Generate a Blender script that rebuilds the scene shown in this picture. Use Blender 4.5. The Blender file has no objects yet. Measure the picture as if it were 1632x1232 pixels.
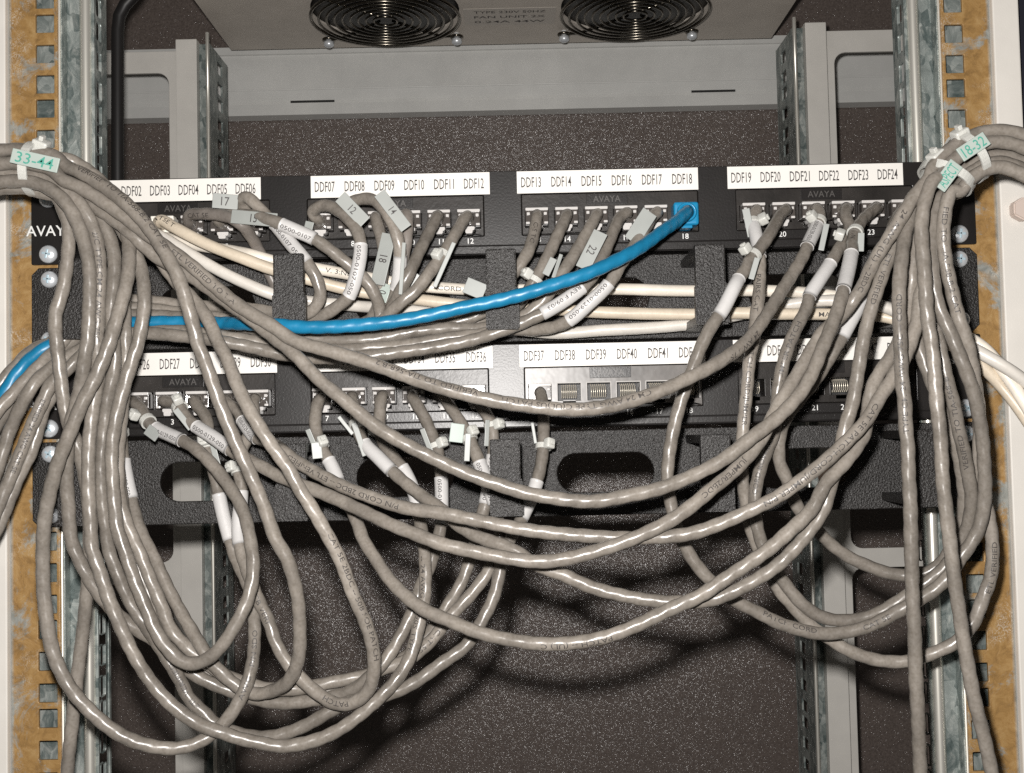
import bpy, bmesh, math, random
import numpy as np
from mathutils import Vector, Matrix

random.seed(7)
rng = np.random.default_rng(7)
S = bpy.context.scene
COL = S.collection
MM = 0.001                       # everything below is written in millimetres

# ------------------------------------------------------------------ camera
F_PX, PW, PH = 1750.0, 1632.0, 1232.0
CAM = np.array([2.6, -557.0, -133.8])
PITCH, ROLL = 0.0411, -0.0223
fw = np.array([0, math.cos(PITCH), math.sin(PITCH)])
r0 = np.array([1.0, 0, 0])
u0 = np.cross(r0, fw)
RT = math.cos(ROLL) * r0 + math.sin(ROLL) * u0
UP = -math.sin(ROLL) * r0 + math.cos(ROLL) * u0

cd = bpy.data.cameras.new('camera')
cam = bpy.data.objects.new('camera', cd)
COL.objects.link(cam)
cd.sensor_width = 36.0
cd.lens = 36.0 * F_PX / PW
cd.clip_start, cd.clip_end = 0.01, 50
m = Matrix(((RT[0], UP[0], -fw[0]), (RT[1], UP[1], -fw[1]), (RT[2], UP[2], -fw[2]))).to_4x4()
m.translation = Vector(CAM * MM)
cam.matrix_world = m
S.camera = cam

# ------------------------------------------------------------------ light: one on-camera flash, a dim room
w = bpy.data.worlds.new('World'); S.world = w; w.use_nodes = True
bg = w.node_tree.nodes['Background']
bg.inputs[0].default_value = (1.0, 0.93, 0.85, 1)
bg.inputs[1].default_value = 0.045
ld = bpy.data.lights.new('camera_flash', 'POINT')
ld.energy = 17.2
ld.color = (1.0, 0.965, 0.93)
ld.shadow_soft_size = 0.008
lo = bpy.data.objects.new('camera_flash', ld); COL.objects.link(lo)
lo.location = Vector((CAM + 25 * fw - 13 * RT + 28 * UP) * MM)

S.view_settings.view_transform = 'Standard'
S.view_settings.look = 'None'
S.view_settings.exposure = 0.0
S.view_settings.gamma = 1.0
S.render.engine = 'CYCLES'
S.cycles.use_denoising = False
S.cycles.max_bounces = 6
S.cycles.sample_clamp_indirect = 4

# ------------------------------------------------------------------ helpers
def at(px, py, Y):
    """the point of the plane y = Y (mm) seen at photo pixel px, py"""
    d = fw + RT * ((px - PW / 2) / F_PX) + UP * ((PH / 2 - py) / F_PX)
    return CAM + d * ((Y - CAM[1]) / d[1])

def at_many(P):
    P = np.asarray(P, float)
    d = fw[None] + RT[None] * ((P[:, 0:1] - PW / 2) / F_PX) + UP[None] * ((PH / 2 - P[:, 1:2]) / F_PX)
    return CAM[None] + d * ((P[:, 2:3] - CAM[1]) / d[:, 1:2])

def proj(X):
    d = np.asarray(X, float) - CAM
    k = d @ fw
    return (PW / 2 + F_PX * (d @ RT) / k, PH / 2 - F_PX * (d @ UP) / k)

def tag(o, label=None, cat=None, group=None, kind=None):
    if label: o['label'] = label
    if cat: o['category'] = cat
    if group: o['group'] = group
    if kind: o['kind'] = kind
    return o

def empty(name, loc=(0, 0, 0)):
    o = bpy.data.objects.new(name, None)
    o.empty_display_size = 0.01
    o.location = Vector(loc) * MM
    COL.objects.link(o)
    return o

class MB:
    """collects shapes (mm) into one mesh object"""
    def __init__(self):
        self.v, self.f, self.m, self.s, self.n = [], [], [], [], 0
    def add(self, verts, faces, mat=0, smooth=False):
        verts = np.asarray(verts, float).reshape(-1, 3)
        self.v.append(verts)
        n = self.n
        self.f += [tuple(int(i) + n for i in f) for f in faces]
        self.m += [mat] * len(faces)
        self.s += [smooth] * len(faces)
        self.n += len(verts)
        return self
    def bm(self, bm, mat=0, smooth=False, M=None):
        bm.verts.ensure_lookup_table()
        vs = np.array([v.co[:] for v in bm.verts])
        if M is not None:
            M = np.array(M)
            vs = vs @ M[:3, :3].T + M[:3, 3]
        fs = [[v.index for v in f.verts] for f in bm.faces]
        bm.free()
        return self.add(vs, fs, mat, smooth)
    def box(self, lo, hi, bev=0.0, mat=0, seg=2, M=None, smooth=False):
        bm = bmesh.new()
        bmesh.ops.create_cube(bm, size=1)
        lo, hi = np.minimum(lo, hi), np.maximum(lo, hi)
        c, d = (lo + hi) / 2, (hi - lo)
        for v in bm.verts:
            v.co = Vector((v.co.x * d[0] + c[0], v.co.y * d[1] + c[1], v.co.z * d[2] + c[2]))
        if bev > 0:
            bmesh.ops.bevel(bm, geom=list(bm.edges), offset=bev, segments=seg, affect='EDGES', profile=0.6)
        bm.verts.index_update()
        return self.bm(bm, mat, smooth, M)
    def prism(self, poly, y0, y1, bev=0.0, mat=0):
        """polygon in x-z, from y0 (front) to y1"""
        bm = bmesh.new()
        a = [bm.verts.new((p[0], y0, p[1])) for p in poly]
        f = bm.faces.new(a)
        r = bmesh.ops.extrude_face_region(bm, geom=[f])
        for e in r['geom']:
            if isinstance(e, bmesh.types.BMVert): e.co.y = y1
        bmesh.ops.recalc_face_normals(bm, faces=bm.faces)
        if bev > 0:
            bmesh.ops.bevel(bm, geom=list(bm.edges), offset=bev, segments=2, affect='EDGES')
        bm.verts.index_update()
        return self.bm(bm, mat)
    def tube(self, path, r, nth=12, mat=0, cap=True, closed=False):
        P = np.asarray(path, float)
        T = np.gradient(P, axis=0)
        if closed: T = np.roll(P, -1, 0) - np.roll(P, 1, 0)
        T /= np.linalg.norm(T, axis=1)[:, None] + 1e-12
        ref = np.array([0.13, 1, 0.21])
        N = ref[None] - (T @ ref)[:, None] * T
        N /= np.linalg.norm(N, axis=1)[:, None] + 1e-12
        B = np.cross(N, T)
        th = np.linspace(0, 2 * np.pi, nth, endpoint=False)
        R = np.broadcast_to(np.asarray(r, float).reshape(-1, 1) if np.ndim(r) == 1 else np.asarray(r, float), (len(P), nth)) if np.ndim(r) < 2 else r
        V = P[:, None] + R[..., None] * (np.cos(th)[None, :, None] * N[:, None] + np.sin(th)[None, :, None] * B[:, None])
        n = len(P)
        i = np.arange(n if closed else n - 1)[:, None]; j = np.arange(nth)[None]
        i2, j2 = (i + 1) % n, (j + 1) % nth
        q = np.stack([i * nth + j, i * nth + j2, i2 * nth + j2, i2 * nth + j], -1).reshape(-1, 4)
        self.add(V.reshape(-1, 3), q.tolist(), mat, True)
        if cap and not closed:
            self.f.append(tuple(self.n - n * nth + k for k in range(nth))); self.m.append(mat); self.s.append(False)
            self.f.append(tuple(self.n - nth + k for k in reversed(range(nth)))); self.m.append(mat); self.s.append(False)
        return self
    def lathe(self, prof, M, n=24, mat=0):
        """profile (r, h) turned about local z"""
        V, F = [], []
        for r, h in prof:
            for k in range(n):
                a = 2 * math.pi * k / n
                V.append((r * math.cos(a), r * math.sin(a), h))
        for i in range(len(prof) - 1):
            for k in range(n):
                F.append((i * n + k, i * n + (k + 1) % n, (i + 1) * n + (k + 1) % n, (i + 1) * n + k))
        F.append(tuple((len(prof) - 1) * n + k for k in range(n)))
        M = np.array(M)
        V = np.array(V) @ M[:3, :3].T + M[:3, 3]
        return self.add(V, F, mat, True)
    def build(self, name, mats, parent=None):
        me = bpy.data.meshes.new(name)
        V = np.concatenate(self.v) * MM
        q = parent
        while q is not None:
            V = V - np.array(q.location)[None]
            q = q.parent
        me.from_pydata([tuple(x) for x in V.tolist()], [], self.f)
        if not isinstance(mats, (list, tuple)): mats = [mats]
        for k in mats: me.materials.append(k)
        me.polygons.foreach_set('material_index', self.m)
        me.polygons.foreach_set('use_smooth', self.s)
        me.update()
        o = bpy.data.objects.new(name, me)
        COL.objects.link(o)
        if parent is not None: o.parent = parent
        return o

def rrect(x0, z0, x1, z1, r, n=5):
    r = min(r, abs(x1 - x0) / 2 - 1e-3, abs(z1 - z0) / 2 - 1e-3)
    P = []
    for cx, cz, a in ((x1 - r, z1 - r, 0), (x0 + r, z1 - r, 90), (x0 + r, z0 + r, 180), (x1 - r, z0 + r, 270)):
        for k in range(n + 1):
            t = math.radians(a + 90 * k / n)
            P.append((cx + r * math.cos(t), cz + r * math.sin(t)))
    return P

def plate(polys, thick, bev=0.0):
    """flat sheet with holes: outlines (first the rim, then the holes) in local x-y, extruded about z=0; returns verts, faces"""
    cu = bpy.data.curves.new('tmp', 'CURVE')
    cu.dimensions = '2D'; cu.fill_mode = 'BOTH'
    cu.extrude = max(thick / 2 - bev, 0.001); cu.bevel_depth = bev; cu.bevel_resolution = 1
    cu.offset = -bev
    for P in polys:
        area = sum(a[0] * b[1] - b[0] * a[1] for a, b in zip(P, P[1:] + P[:1]))
        if area < 0: P = P[::-1]
        sp = cu.splines.new('POLY'); sp.points.add(len(P) - 1)
        for k, p in enumerate(P): sp.points[k].co = (p[0], p[1], 0, 1)
        sp.use_cyclic_u = True
    o = bpy.data.objects.new('tmp', cu); COL.objects.link(o)
    bpy.context.view_layer.update()
    me = bpy.data.meshes.new_from_object(o.evaluated_get(bpy.context.evaluated_depsgraph_get()))
    V = np.array([v.co[:] for v in me.vertices]); Fc = [tuple(p.vertices) for p in me.polygons]
    bpy.data.objects.remove(o); bpy.data.curves.remove(cu); bpy.data.meshes.remove(me)
    return V, Fc

def plate_xz(mb, polys, y0, y1, bev=0.3, mat=0):
    V, Fc = plate(polys, y1 - y0, bev)
    W = np.stack([V[:, 0], -V[:, 2] + (y0 + y1) / 2, V[:, 1]], 1)
    mb.add(W, Fc, mat)

def plate_yz(mb, polys, x0, x1, bev=0.3, mat=0):
    V, Fc = plate(polys, abs(x1 - x0), bev)
    mb.add(np.stack([V[:, 2] + (x0 + x1) / 2, V[:, 0], V[:, 1]], 1), Fc, mat)

_tc = {}
def text(s):
    """flat letters: verts (n,2) with the cap height = 1 and left edge at 0, faces"""
    if s in _tc: return _tc[s]
    cu = bpy.data.curves.new('tmp', 'FONT'); cu.body = s; cu.size = 1.0; cu.resolution_u = 2; cu.offset = 0.005
    o = bpy.data.objects.new('tmp', cu); COL.objects.link(o)
    bpy.context.view_layer.update()
    me = bpy.data.meshes.new_from_object(o.evaluated_get(bpy.context.evaluated_depsgraph_get()))
    bm = bmesh.new(); bm.from_mesh(me)
    bmesh.ops.triangulate(bm, faces=bm.faces)
    for _ in range(3):
        le = [e for e in bm.edges if e.calc_length() > 0.2]
        if le: bmesh.ops.subdivide_edges(bm, edges=le, cuts=1); bmesh.ops.triangulate(bm, faces=bm.faces)
    bm.to_mesh(me); bm.free()
    V = np.array([v.co[:2] for v in me.vertices]); Fc = [tuple(p.vertices) for p in me.polygons]
    bpy.data.objects.remove(o); bpy.data.curves.remove(cu); bpy.data.meshes.remove(me)
    V[:, 0] -= V[:, 0].min(); V /= 0.69
    _tc[s] = (V, Fc)
    return _tc[s]

def text_on(mb, s, c, ax, up, h, wd=None, mat=0, center=True, sx=0.8):
    """letters on a flat face: c centre, ax reading direction, up direction, h cap height"""
    V, Fc = text(s)
    wn = V[:, 0].max()
    k = (wd / wn) if wd else h * sx
    x = V[:, 0] * k - (wn * k / 2 if center else 0)
    y = V[:, 1] * h - (h / 2 if center else 0)
    P = np.asarray(c)[None] + x[:, None] * np.asarray(ax)[None] + y[:, None] * np.asarray(up)[None]
    mb.add(P, Fc, mat)

# ------------------------------------------------------------------ materials
def mat(name, col, rough=0.5, metal=0.0, spec=0.5, **kw):
    M = bpy.data.materials.new(name); M.use_nodes = True
    nt = M.node_tree; b = nt.nodes['Principled BSDF']
    b.inputs['Base Color'].default_value = (*col, 1)
    b.inputs['Roughness'].default_value = rough
    b.inputs['Metallic'].default_value = metal
    b.inputs['Specular IOR Level'].default_value = spec
    for k, v in kw.items(): b.inputs[k.replace('_', ' ')].default_value = v
    return M
def N(M, t, **kw):
    n = M.node_tree.nodes.new(t)
    for k, v in kw.items():
        if k in n.inputs: n.inputs[k].default_value = v
        else: setattr(n, k, v)
    return n
def L(M, a, b): M.node_tree.links.new(a, b)
def P_(M): return M.node_tree.nodes['Principled BSDF']
def objco(M):
    return N(M, 'ShaderNodeTexCoord').outputs['Object']
def noise(M, scale, detail=3, rough=0.5, co=None, **kw):
    n = N(M, 'ShaderNodeTexNoise', **kw)
    n.inputs['Scale'].default_value = scale; n.inputs['Detail'].default_value = detail; n.inputs['Roughness'].default_value = rough
    L(M, co or objco(M), n.inputs['Vector'])
    return n
def ramp(M, fac, stops):
    n = N(M, 'ShaderNodeValToRGB')
    e = n.color_ramp.elements
    while len(e) < len(stops): e.new(0.5)
    for k, (p, c) in enumerate(stops):
        e[k].position = p; e[k].color = (*c, 1)
    L(M, fac, n.inputs['Fac'])
    return n.outputs['Color']
def bump(M, h, strength, dist):
    n = N(M, 'ShaderNodeBump'); n.inputs['Strength'].default_value = strength; n.inputs['Distance'].default_value = dist
    L(M, h, n.inputs['Height']); L(M, n.outputs['Normal'], P_(M).inputs['Normal'])
    return n

def jacket(name, c, rough=0.4, var=0.12, dirt=0.3):
    M = mat(name, c, rough)
    oi = N(M, 'ShaderNodeObjectInfo')
    ad = N(M, 'ShaderNodeVectorMath', operation='ADD'); L(M, objco(M), ad.inputs[0]); L(M, oi.outputs['Random'], ad.inputs[1])
    n1 = noise(M, 60, 4, 0.6, ad.outputs[0]); n2 = noise(M, 700, 2, 0.5, ad.outputs[0])
    lo_, hi_ = [tuple(x * k for x in c) for k in (1 - var - 0.1, 1 + var)]
    col = ramp(M, n1.outputs['Fac'], [(0.3, lo_), (0.7, hi_)])
    mx = N(M, 'ShaderNodeMix', data_type='RGBA', blend_type='MULTIPLY'); mx.inputs['Factor'].default_value = dirt
    L(M, col, mx.inputs[6]); L(M, ramp(M, n2.outputs['Fac'], [(0.3, (0.6, 0.57, 0.52)), (0.6, (1, 1, 1))]), mx.inputs[7])
    hv = N(M, 'ShaderNodeHueSaturation'); L(M, mx.outputs[2], hv.inputs['Color'])
    mr = N(M, 'ShaderNodeMapRange'); mr.inputs[3].default_value = 0.82; mr.inputs[4].default_value = 1.14
    L(M, oi.outputs['Random'], mr.inputs[0]); L(M, mr.outputs[0], hv.inputs['Value'])
    L(M, hv.outputs[0], P_(M).inputs['Base Color'])
    rr = N(M, 'ShaderNodeMapRange'); rr.inputs[3].default_value = rough - 0.08; rr.inputs[4].default_value = rough + 0.14
    L(M, n1.outputs['Fac'], rr.inputs[0]); L(M, rr.outputs[0], P_(M).inputs['Roughness'])
    bump(M, n2.outputs['Fac'], 0.25, 0.0002)
    return M
M_GREY = jacket('grey_jacket', (0.228, 0.205, 0.179), 0.27, 0.2, 0.45)
M_DGREY = jacket('slate_jacket', (0.20, 0.178, 0.16), 0.36)
M_BLUE = jacket('blue_jacket', (0.010, 0.18, 0.34), 0.33, 0.08, 0.15)
M_CREAM = jacket('cream_jacket', (0.76, 0.70, 0.61), 0.35, 0.05, 0.12)
M_BEIGE = jacket('beige_jacket', (0.64, 0.555, 0.44), 0.35, 0.05, 0.15)
M_WHITE = jacket('white_jacket', (0.74, 0.70, 0.64), 0.33, 0.04, 0.1)
M_BLACKC = mat('black_rubber', (0.012, 0.011, 0.011), 0.45)
M_INK = mat('ink', (0.05, 0.045, 0.044), 0.6)
M_JINK = mat('faded_ink', (0.055, 0.049, 0.045), 0.5)
M_GREEN = mat('green_ink', (0.07, 0.31, 0.24), 0.6)
M_WPRINT = mat('white_print', (0.8, 0.8, 0.78), 0.5)
M_DPRINT = mat('faint_print', (0.075, 0.07, 0.066), 0.4)

def grained(name, c, scale, strength, dist, rough, spec=0.5, var=0.25):
    M = mat(name, c, rough, 0, spec)
    n = noise(M, scale, 3, 0.6)
    n2 = noise(M, 40, 3, 0.6)
    L(M, ramp(M, n2.outputs['Fac'], [(0.3, tuple(x * (1 - var) for x in c)), (0.7, tuple(x * (1 + var) for x in c))]), P_(M).inputs['Base Color'])
    bump(M, n.outputs['Fac'], strength, dist)
    return M
M_PANEL = grained('black_panel_paint', (0.013, 0.0115, 0.011), 900, 0.2, 0.0003, 0.34, 0.42)
M_MANAGER = grained('textured_black_plastic', (0.017, 0.0155, 0.0145), 1000, 0.75, 0.0008, 0.36, 0.45)
M_MODULE = grained('module_plastic', (0.028, 0.025, 0.023), 500, 0.2, 0.0004, 0.34, 0.35, 0.4)
M_DARK = mat('port_inside', (0.008, 0.008, 0.008), 0.5)
M_SHEENFRAME = grained('sheen_grey_module', (0.13, 0.12, 0.112), 60, 0.25, 0.0008, 0.33, 0.45, 0.3)  # dark module plastic with the flash sheen put into a lighter base colour
M_STRIP = mat('label_paper', (0.80, 0.775, 0.73), 0.45)
_n = noise(M_STRIP, 25, 2); L(M_STRIP, ramp(M_STRIP, _n.outputs['Fac'], [(0.3, (0.76, 0.735, 0.69)), (0.7, (0.82, 0.80, 0.76))]), P_(M_STRIP).inputs['Base Color'])
M_SLEEVE = grained('label_sleeve_vinyl', (0.54, 0.53, 0.52), 260, 0.4, 0.0004, 0.4, 0.5, 0.07)
M_NYLON = mat('nylon', (0.56, 0.56, 0.525), 0.33, Subsurface_Weight=0.25, Subsurface_Radius=(0.004, 0.004, 0.004), Subsurface_Scale=0.4)
M_TAG = grained('tag_plastic', (0.31, 0.325, 0.31), 90, 0.1, 0.0004, 0.4, 0.5, 0.1)
M_TAGG = grained('green_tag_plastic', (0.38, 0.44, 0.405), 90, 0.1, 0.0004, 0.4, 0.5, 0.1)
M_PLUG = mat('clear_plug', (0.075, 0.066, 0.06), 0.10, 0, 0.9, Coat_Weight=0.6)
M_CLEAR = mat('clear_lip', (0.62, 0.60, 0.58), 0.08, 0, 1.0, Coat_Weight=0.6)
M_GOLD = mat('contact_metal', (0.80, 0.74, 0.62), 0.32, 0.6)
M_BLUEP = mat('blue_boot', (0.012, 0.22, 0.42), 0.28)
M_WHITEP = mat('white_plug', (0.78, 0.75, 0.68), 0.3)
M_SCREW = mat('zinc_screw', (0.74, 0.77, 0.80), 0.34, 0.45)
M_LIP = mat('bright_rolled_zinc', (0.80, 0.78, 0.71), 0.36, 0.7)
_n = noise(M_SCREW, 900, 2); bump(M_SCREW, _n.outputs['Fac'], 0.25, 0.0003)
M_SLOT = mat('screw_slot', (0.55, 0.70, 0.78), 0.3, 0.35)
M_PAINT = grained('light_grey_paint', (0.60, 0.58, 0.54), 1100, 0.25, 0.0003, 0.45, 0.4, 0.05)
M_BEAM = grained('beam_grey_paint', (0.57, 0.57, 0.55), 1100, 0.25, 0.0003, 0.42, 0.4, 0.05)
M_POST = grained('off_white_paint', (0.72, 0.69, 0.64), 1000, 0.2, 0.0003, 0.5, 0.4, 0.04)
M_TRAY = grained('tray_paint', (0.56, 0.51, 0.45), 900, 0.3, 0.0003, 0.5, 0.4, 0.06)
M_WIRE = mat('dark_chrome_wire', (0.16, 0.145, 0.12), 0.2, 1.0)
M_FANBLACK = mat('fan_black', (0.012, 0.011, 0.010), 0.4)
M_NAVY = mat('dark_side_paint', (0.012, 0.012, 0.02), 0.5)
M_KNOB = grained('brown_rubber', (0.16, 0.115, 0.085), 300, 0.2, 0.0005, 0.5)

def zinc():
    """galvanised sheet: spangled blue-grey zinc"""
    M = mat('galvanised_zinc', (0.3, 0.33, 0.33), 0.38, 0.4)
    co = objco(M)
    st = N(M, 'ShaderNodeMapping'); st.inputs['Scale'].default_value = (1, 1, 0.6); L(M, co, st.inputs['Vector'])
    v = N(M, 'ShaderNodeTexVoronoi'); v.inputs['Scale'].default_value = 230; L(M, st.outputs[0], v.inputs['Vector'])
    n = noise(M, 120, 5, 0.7, st.outputs[0], Distortion=1.5)
    mx = N(M, 'ShaderNodeMix', data_type='RGBA'); mx.inputs['Factor'].default_value = 0.45
    L(M, ramp(M, n.outputs['Fac'], [(0.3, (0.06, 0.085, 0.085)), (0.5, (0.20, 0.235, 0.23)), (0.68, (0.52, 0.53, 0.50))]), mx.inputs[6])
    L(M, ramp(M, v.outputs['Color'], [(0.2, (0.06, 0.085, 0.08)), (0.8, (0.50, 0.53, 0.50))]), mx.inputs[7])
    L(M, mx.outputs[2], P_(M).inputs['Base Color'])
    rr = N(M, 'ShaderNodeMapRange'); rr.inputs[3].default_value = 0.28; rr.inputs[4].default_value = 0.55
    L(M, n.outputs['Fac'], rr.inputs[0]); L(M, rr.outputs[0], P_(M).inputs['Roughness'])
    bump(M, n.outputs['Fac'], 0.35, 0.0006)
    return M
M_ZINC = zinc()
def ochre():
    """rail face with a yellow-brown reflection put into its colour, scratched, with bare zinc patches"""
    M = mat('reflection_tinted_rail_face', (0.4, 0.24, 0.09), 0.45, 0.1)
    co = objco(M)
    a = noise(M, 130, 6, 0.7, co, Distortion=0.6); b = noise(M, 34, 6, 0.75, co, Distortion=0.6)
    base = ramp(M, a.outputs['Fac'], [(0.3, (0.19, 0.108, 0.038)), (0.5, (0.335, 0.195, 0.068)), (0.72, (0.43, 0.28, 0.12))])  # orange-brown tones: a reflection in the plating, put into the base colour
    zi = ramp(M, a.outputs['Fac'], [(0.3, (0.17, 0.18, 0.165)), (0.7, (0.40, 0.40, 0.37))])
    # wandering pale scratches
    st = N(M, 'ShaderNodeMapping'); st.inputs['Scale'].default_value = (1.2, 1, 1.0); L(M, co, st.inputs['Vector'])
    sc = noise(M, 210, 3, 0.6, st.outputs[0], Distortion=3.0)
    ab = N(M, 'ShaderNodeMath', operation='SUBTRACT'); ab.inputs[1].default_value = 0.5; L(M, sc.outputs['Fac'], ab.inputs[0])
    ab2 = N(M, 'ShaderNodeMath', operation='ABSOLUTE'); L(M, ab.outputs[0], ab2.inputs[0])
    line = ramp(M, ab2.outputs[0], [(0.0, (1, 1, 1)), (0.035, (0, 0, 0))])
    gate = ramp(M, noise(M, 45, 3, 0.6, co).outputs['Fac'], [(0.54, (0, 0, 0)), (0.66, (0.75, 0.75, 0.75))])
    ml = N(M, 'ShaderNodeMix', data_type='RGBA', blend_type='MULTIPLY'); ml.inputs['Factor'].default_value = 1
    L(M, line, ml.inputs[6]); L(M, gate, ml.inputs[7])
    m1 = N(M, 'ShaderNodeMix', data_type='RGBA')
    L(M, base, m1.inputs[6]); L(M, zi, m1.inputs[7])
    # zinc shows plain along the outer edge and in patches
    sx = N(M, 'ShaderNodeSeparateXYZ'); L(M, co, sx.inputs[0])
    axx = N(M, 'ShaderNodeMath', operation='ABSOLUTE'); L(M, sx.outputs['X'], axx.inputs[0])
    ed = N(M, 'ShaderNodeMapRange'); ed.inputs[1].default_value = 0.0117; ed.inputs[2].default_value = 0.0134; L(M, axx.outputs[0], ed.inputs[0])
    pt = N(M, 'ShaderNodeMapRange'); pt.inputs[1].default_value = 0.53; pt.inputs[2].default_value = 0.62; L(M, b.outputs['Fac'], pt.inputs[0])
    jit = N(M, 'ShaderNodeMath', operation='ADD'); L(M, ed.outputs[0], jit.inputs[0]); L(M, pt.outputs[0], jit.inputs[1]); jit.use_clamp = True
    L(M, jit.outputs[0], m1.inputs['Factor'])
    m2 = N(M, 'ShaderNodeMix', data_type='RGBA')
    L(M, ml.outputs[2], m2.inputs['Factor']); L(M, m1.outputs[2], m2.inputs[6]); m2.inputs[7].default_value = (0.68, 0.64, 0.56, 1)
    L(M, m2.outputs[2], P_(M).inputs['Base Color'])
    bump(M, a.outputs['Fac'], 0.5, 0.0008)
    return M
M_OCHRE = ochre()
def sparkle():
    """dark warm textured powder coat whose grains glint in the flash"""
    M = mat('speckled_powder_coat', (0.1, 0.085, 0.078), 0.20, 0.0, 0.75)
    co = objco(M)
    n = noise(M, 620, 3, 0.7, co)
    L(M, ramp(M, n.outputs['Fac'], [(0.35, (0.082, 0.064, 0.056)), (0.65, (0.142, 0.115, 0.101))]), P_(M).inputs['Base Color'])
    v = N(M, 'ShaderNodeTexVoronoi'); v.inputs['Scale'].default_value = 1150; L(M, co, v.inputs['Vector'])
    sub = N(M, 'ShaderNodeVectorMath', operation='SUBTRACT'); sub.inputs[1].default_value = (0.5, 0.5, 0.5); L(M, v.outputs['Color'], sub.inputs[0])
    scl = N(M, 'ShaderNodeVectorMath', operation='SCALE'); scl.inputs['Scale'].default_value = 0.36; L(M, sub.outputs[0], scl.inputs[0])
    b = bump(M, n.outputs['Fac'], 0.5, 0.0008)
    ad = N(M, 'ShaderNodeVectorMath', operation='ADD'); L(M, b.outputs['Normal'], ad.inputs[0]); L(M, scl.outputs[0], ad.inputs[1])
    nm = N(M, 'ShaderNodeVectorMath', operation='NORMALIZE'); L(M, ad.outputs[0], nm.inputs[0])
    # the grains: a clear coat of tiny facets over a matt base
    b_ = P_(M)
    b_.inputs['Coat Weight'].default_value = 0.85; b_.inputs['Coat Roughness'].default_value = 0.17; b_.inputs['Coat IOR'].default_value = 1.6
    L(M, nm.outputs[0], b_.inputs['Coat Normal'])
    b_.inputs['Roughness'].default_value = 0.6; b_.inputs['Specular IOR Level'].default_value = 0.2
    return M
M_WALL = sparkle()

# ------------------------------------------------------------------ the cabinet behind
mb = MB()
mb.add([(-420, 402, -520), (420, 402, -520), (420, 402, 420), (-420, 402, 420)], [(0, 1, 2, 3)])
tag(mb.build('back_wall', M_WALL), 'dark speckled back panel of the cabinet behind everything', 'back panel', kind='structure')

# grey cross beam, folded sheet
mb = MB()
prof = [(398, 205), (384, 205), (384, 198.5), (386, 198), (386, 168), (391, 159), (391, 156), (387.5, 155.4), (387.5, 145.8), (400, 144.8)]
X0, X1 = -400, 400
for (ya, za), (yb, zb) in zip(prof, prof[1:]):
    mb.add([(X0, ya, za), (X1, ya, za), (X1, yb, zb), (X0, yb, zb)], [(0, 3, 2, 1)])
mb.tube([(x, 387.0, 168.0) for x in np.linspace(X0, X1, 20)], 1.1, 12)
bo = mb.build('cross_beam', M_BEAM)
tag(bo, 'grey painted cross beam running along the back panel below the fans', 'beam')
mb = MB()
for pxa, pxb, py in ((463, 533, 161.5), (1102, 1172, 145)):
    a, b = at(pxa, py, 387.0), at(pxb, py, 387.0)
    mb.box((a[0], 386.9, (a[2] + b[2]) / 2 - 0.9), (b[0], 387.45, (a[2] + b[2]) / 2 + 0.9))
mb.build('slot', M_DARK, bo)

# rear side frames (grey plate with rounded openings) and rear rails
def eia(z_top, z_bot):
    out, k = [], -12
    while k < 14:
        for d in (6.35, 22.22, 38.1):
            z = -44.45 * k - d
            if z_bot < z < z_top: out.append(z)
        k += 1
    return out
for sgn, side in ((-1, 'left'), (1, 'right')):
    def X(v): return sgn * v
    mb = MB()
    zt = at(272 if sgn < 0 else 1358, 82 if sgn < 0 else 49, 284)[2]
    zo = at(250 if sgn < 0 else 1380, 117 if sgn < 0 else 83, 284)[2]
    zb1 = at(275 if sgn < 0 else 1400, 896 if sgn < 0 else 873, 284)[2]
    zb2 = at(275 if sgn < 0 else 1400, 930 if sgn < 0 else 904, 284)[2]
    xi, xo = 247.5, 258.0
    rim = [(X(xi), zt), (X(400), zt), (X(400), -480), (X(xi), -480)]
    o1 = [(a, b) for a, b in rrect(min(X(xo), X(390)), zb1, max(X(xo), X(390)), zo, 9)]
    o2 = [(a, b) for a, b in rrect(min(X(xo), X(390)), -470, max(X(xo), X(390)), zb2, 9)]
    plate_xz(mb, [rim, o1, o2], 283, 286, 0.5)
    tag(mb.build('side_bracket', M_PAINT), 'grey side frame with rounded openings behind the %s rear rail' % side, 'frame')
    # rail: painted post, mottled flange, bright edge, perforated inner flange
    zt = at(308 if sgn < 0 else 1320, 62 if sgn < 0 else 35, 270)[2]
    ze = at(346 if sgn < 0 else 1282, 52 if sgn < 0 else 28, 264)[2]
    zh = at(362 if sgn < 0 else 1268, 92 if sgn < 0 else 68, 300)[2]
    e = tag(empty('rear_rail', (X(235), 270, zt)), 'rear mounting rail on the %s with grey post and perforated galvanised flange' % side, 'rail', 'rear mounting rails')
    MB().box((X(248.6), 270, -480), (X(232.5), 282, zt), 0.6).build('post', M_PAINT, e)
    MB().box((X(232.3), 276, -480), (X(223.5), 279, zt - 2), 0.3).build('flange', M_ZINC, e)
    mb = MB(); mb.tube([(X(222.4), 263.5, z) for z in np.linspace(-480, ze, 12)], 1.35, 14)
    mb.build('flange_edge', M_LIP, e)
    mb = MB()
    holes = [rrect(288, z - 4.6, 303, z + 4.6, 0.8, 2) for z in eia(zh, -480)]
    plate_yz(mb, [[(265, -480), (317, -480), (317, zh), (265, zh)]] + holes, X(223.2), X(221.6), 0.3)
    mb.tube([(X(222.4), 317.5, z) for z in np.linspace(-480, zh, 12)], 1.0, 10)
    mb.build('perforated_flange', M_ZINC, e)

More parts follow.
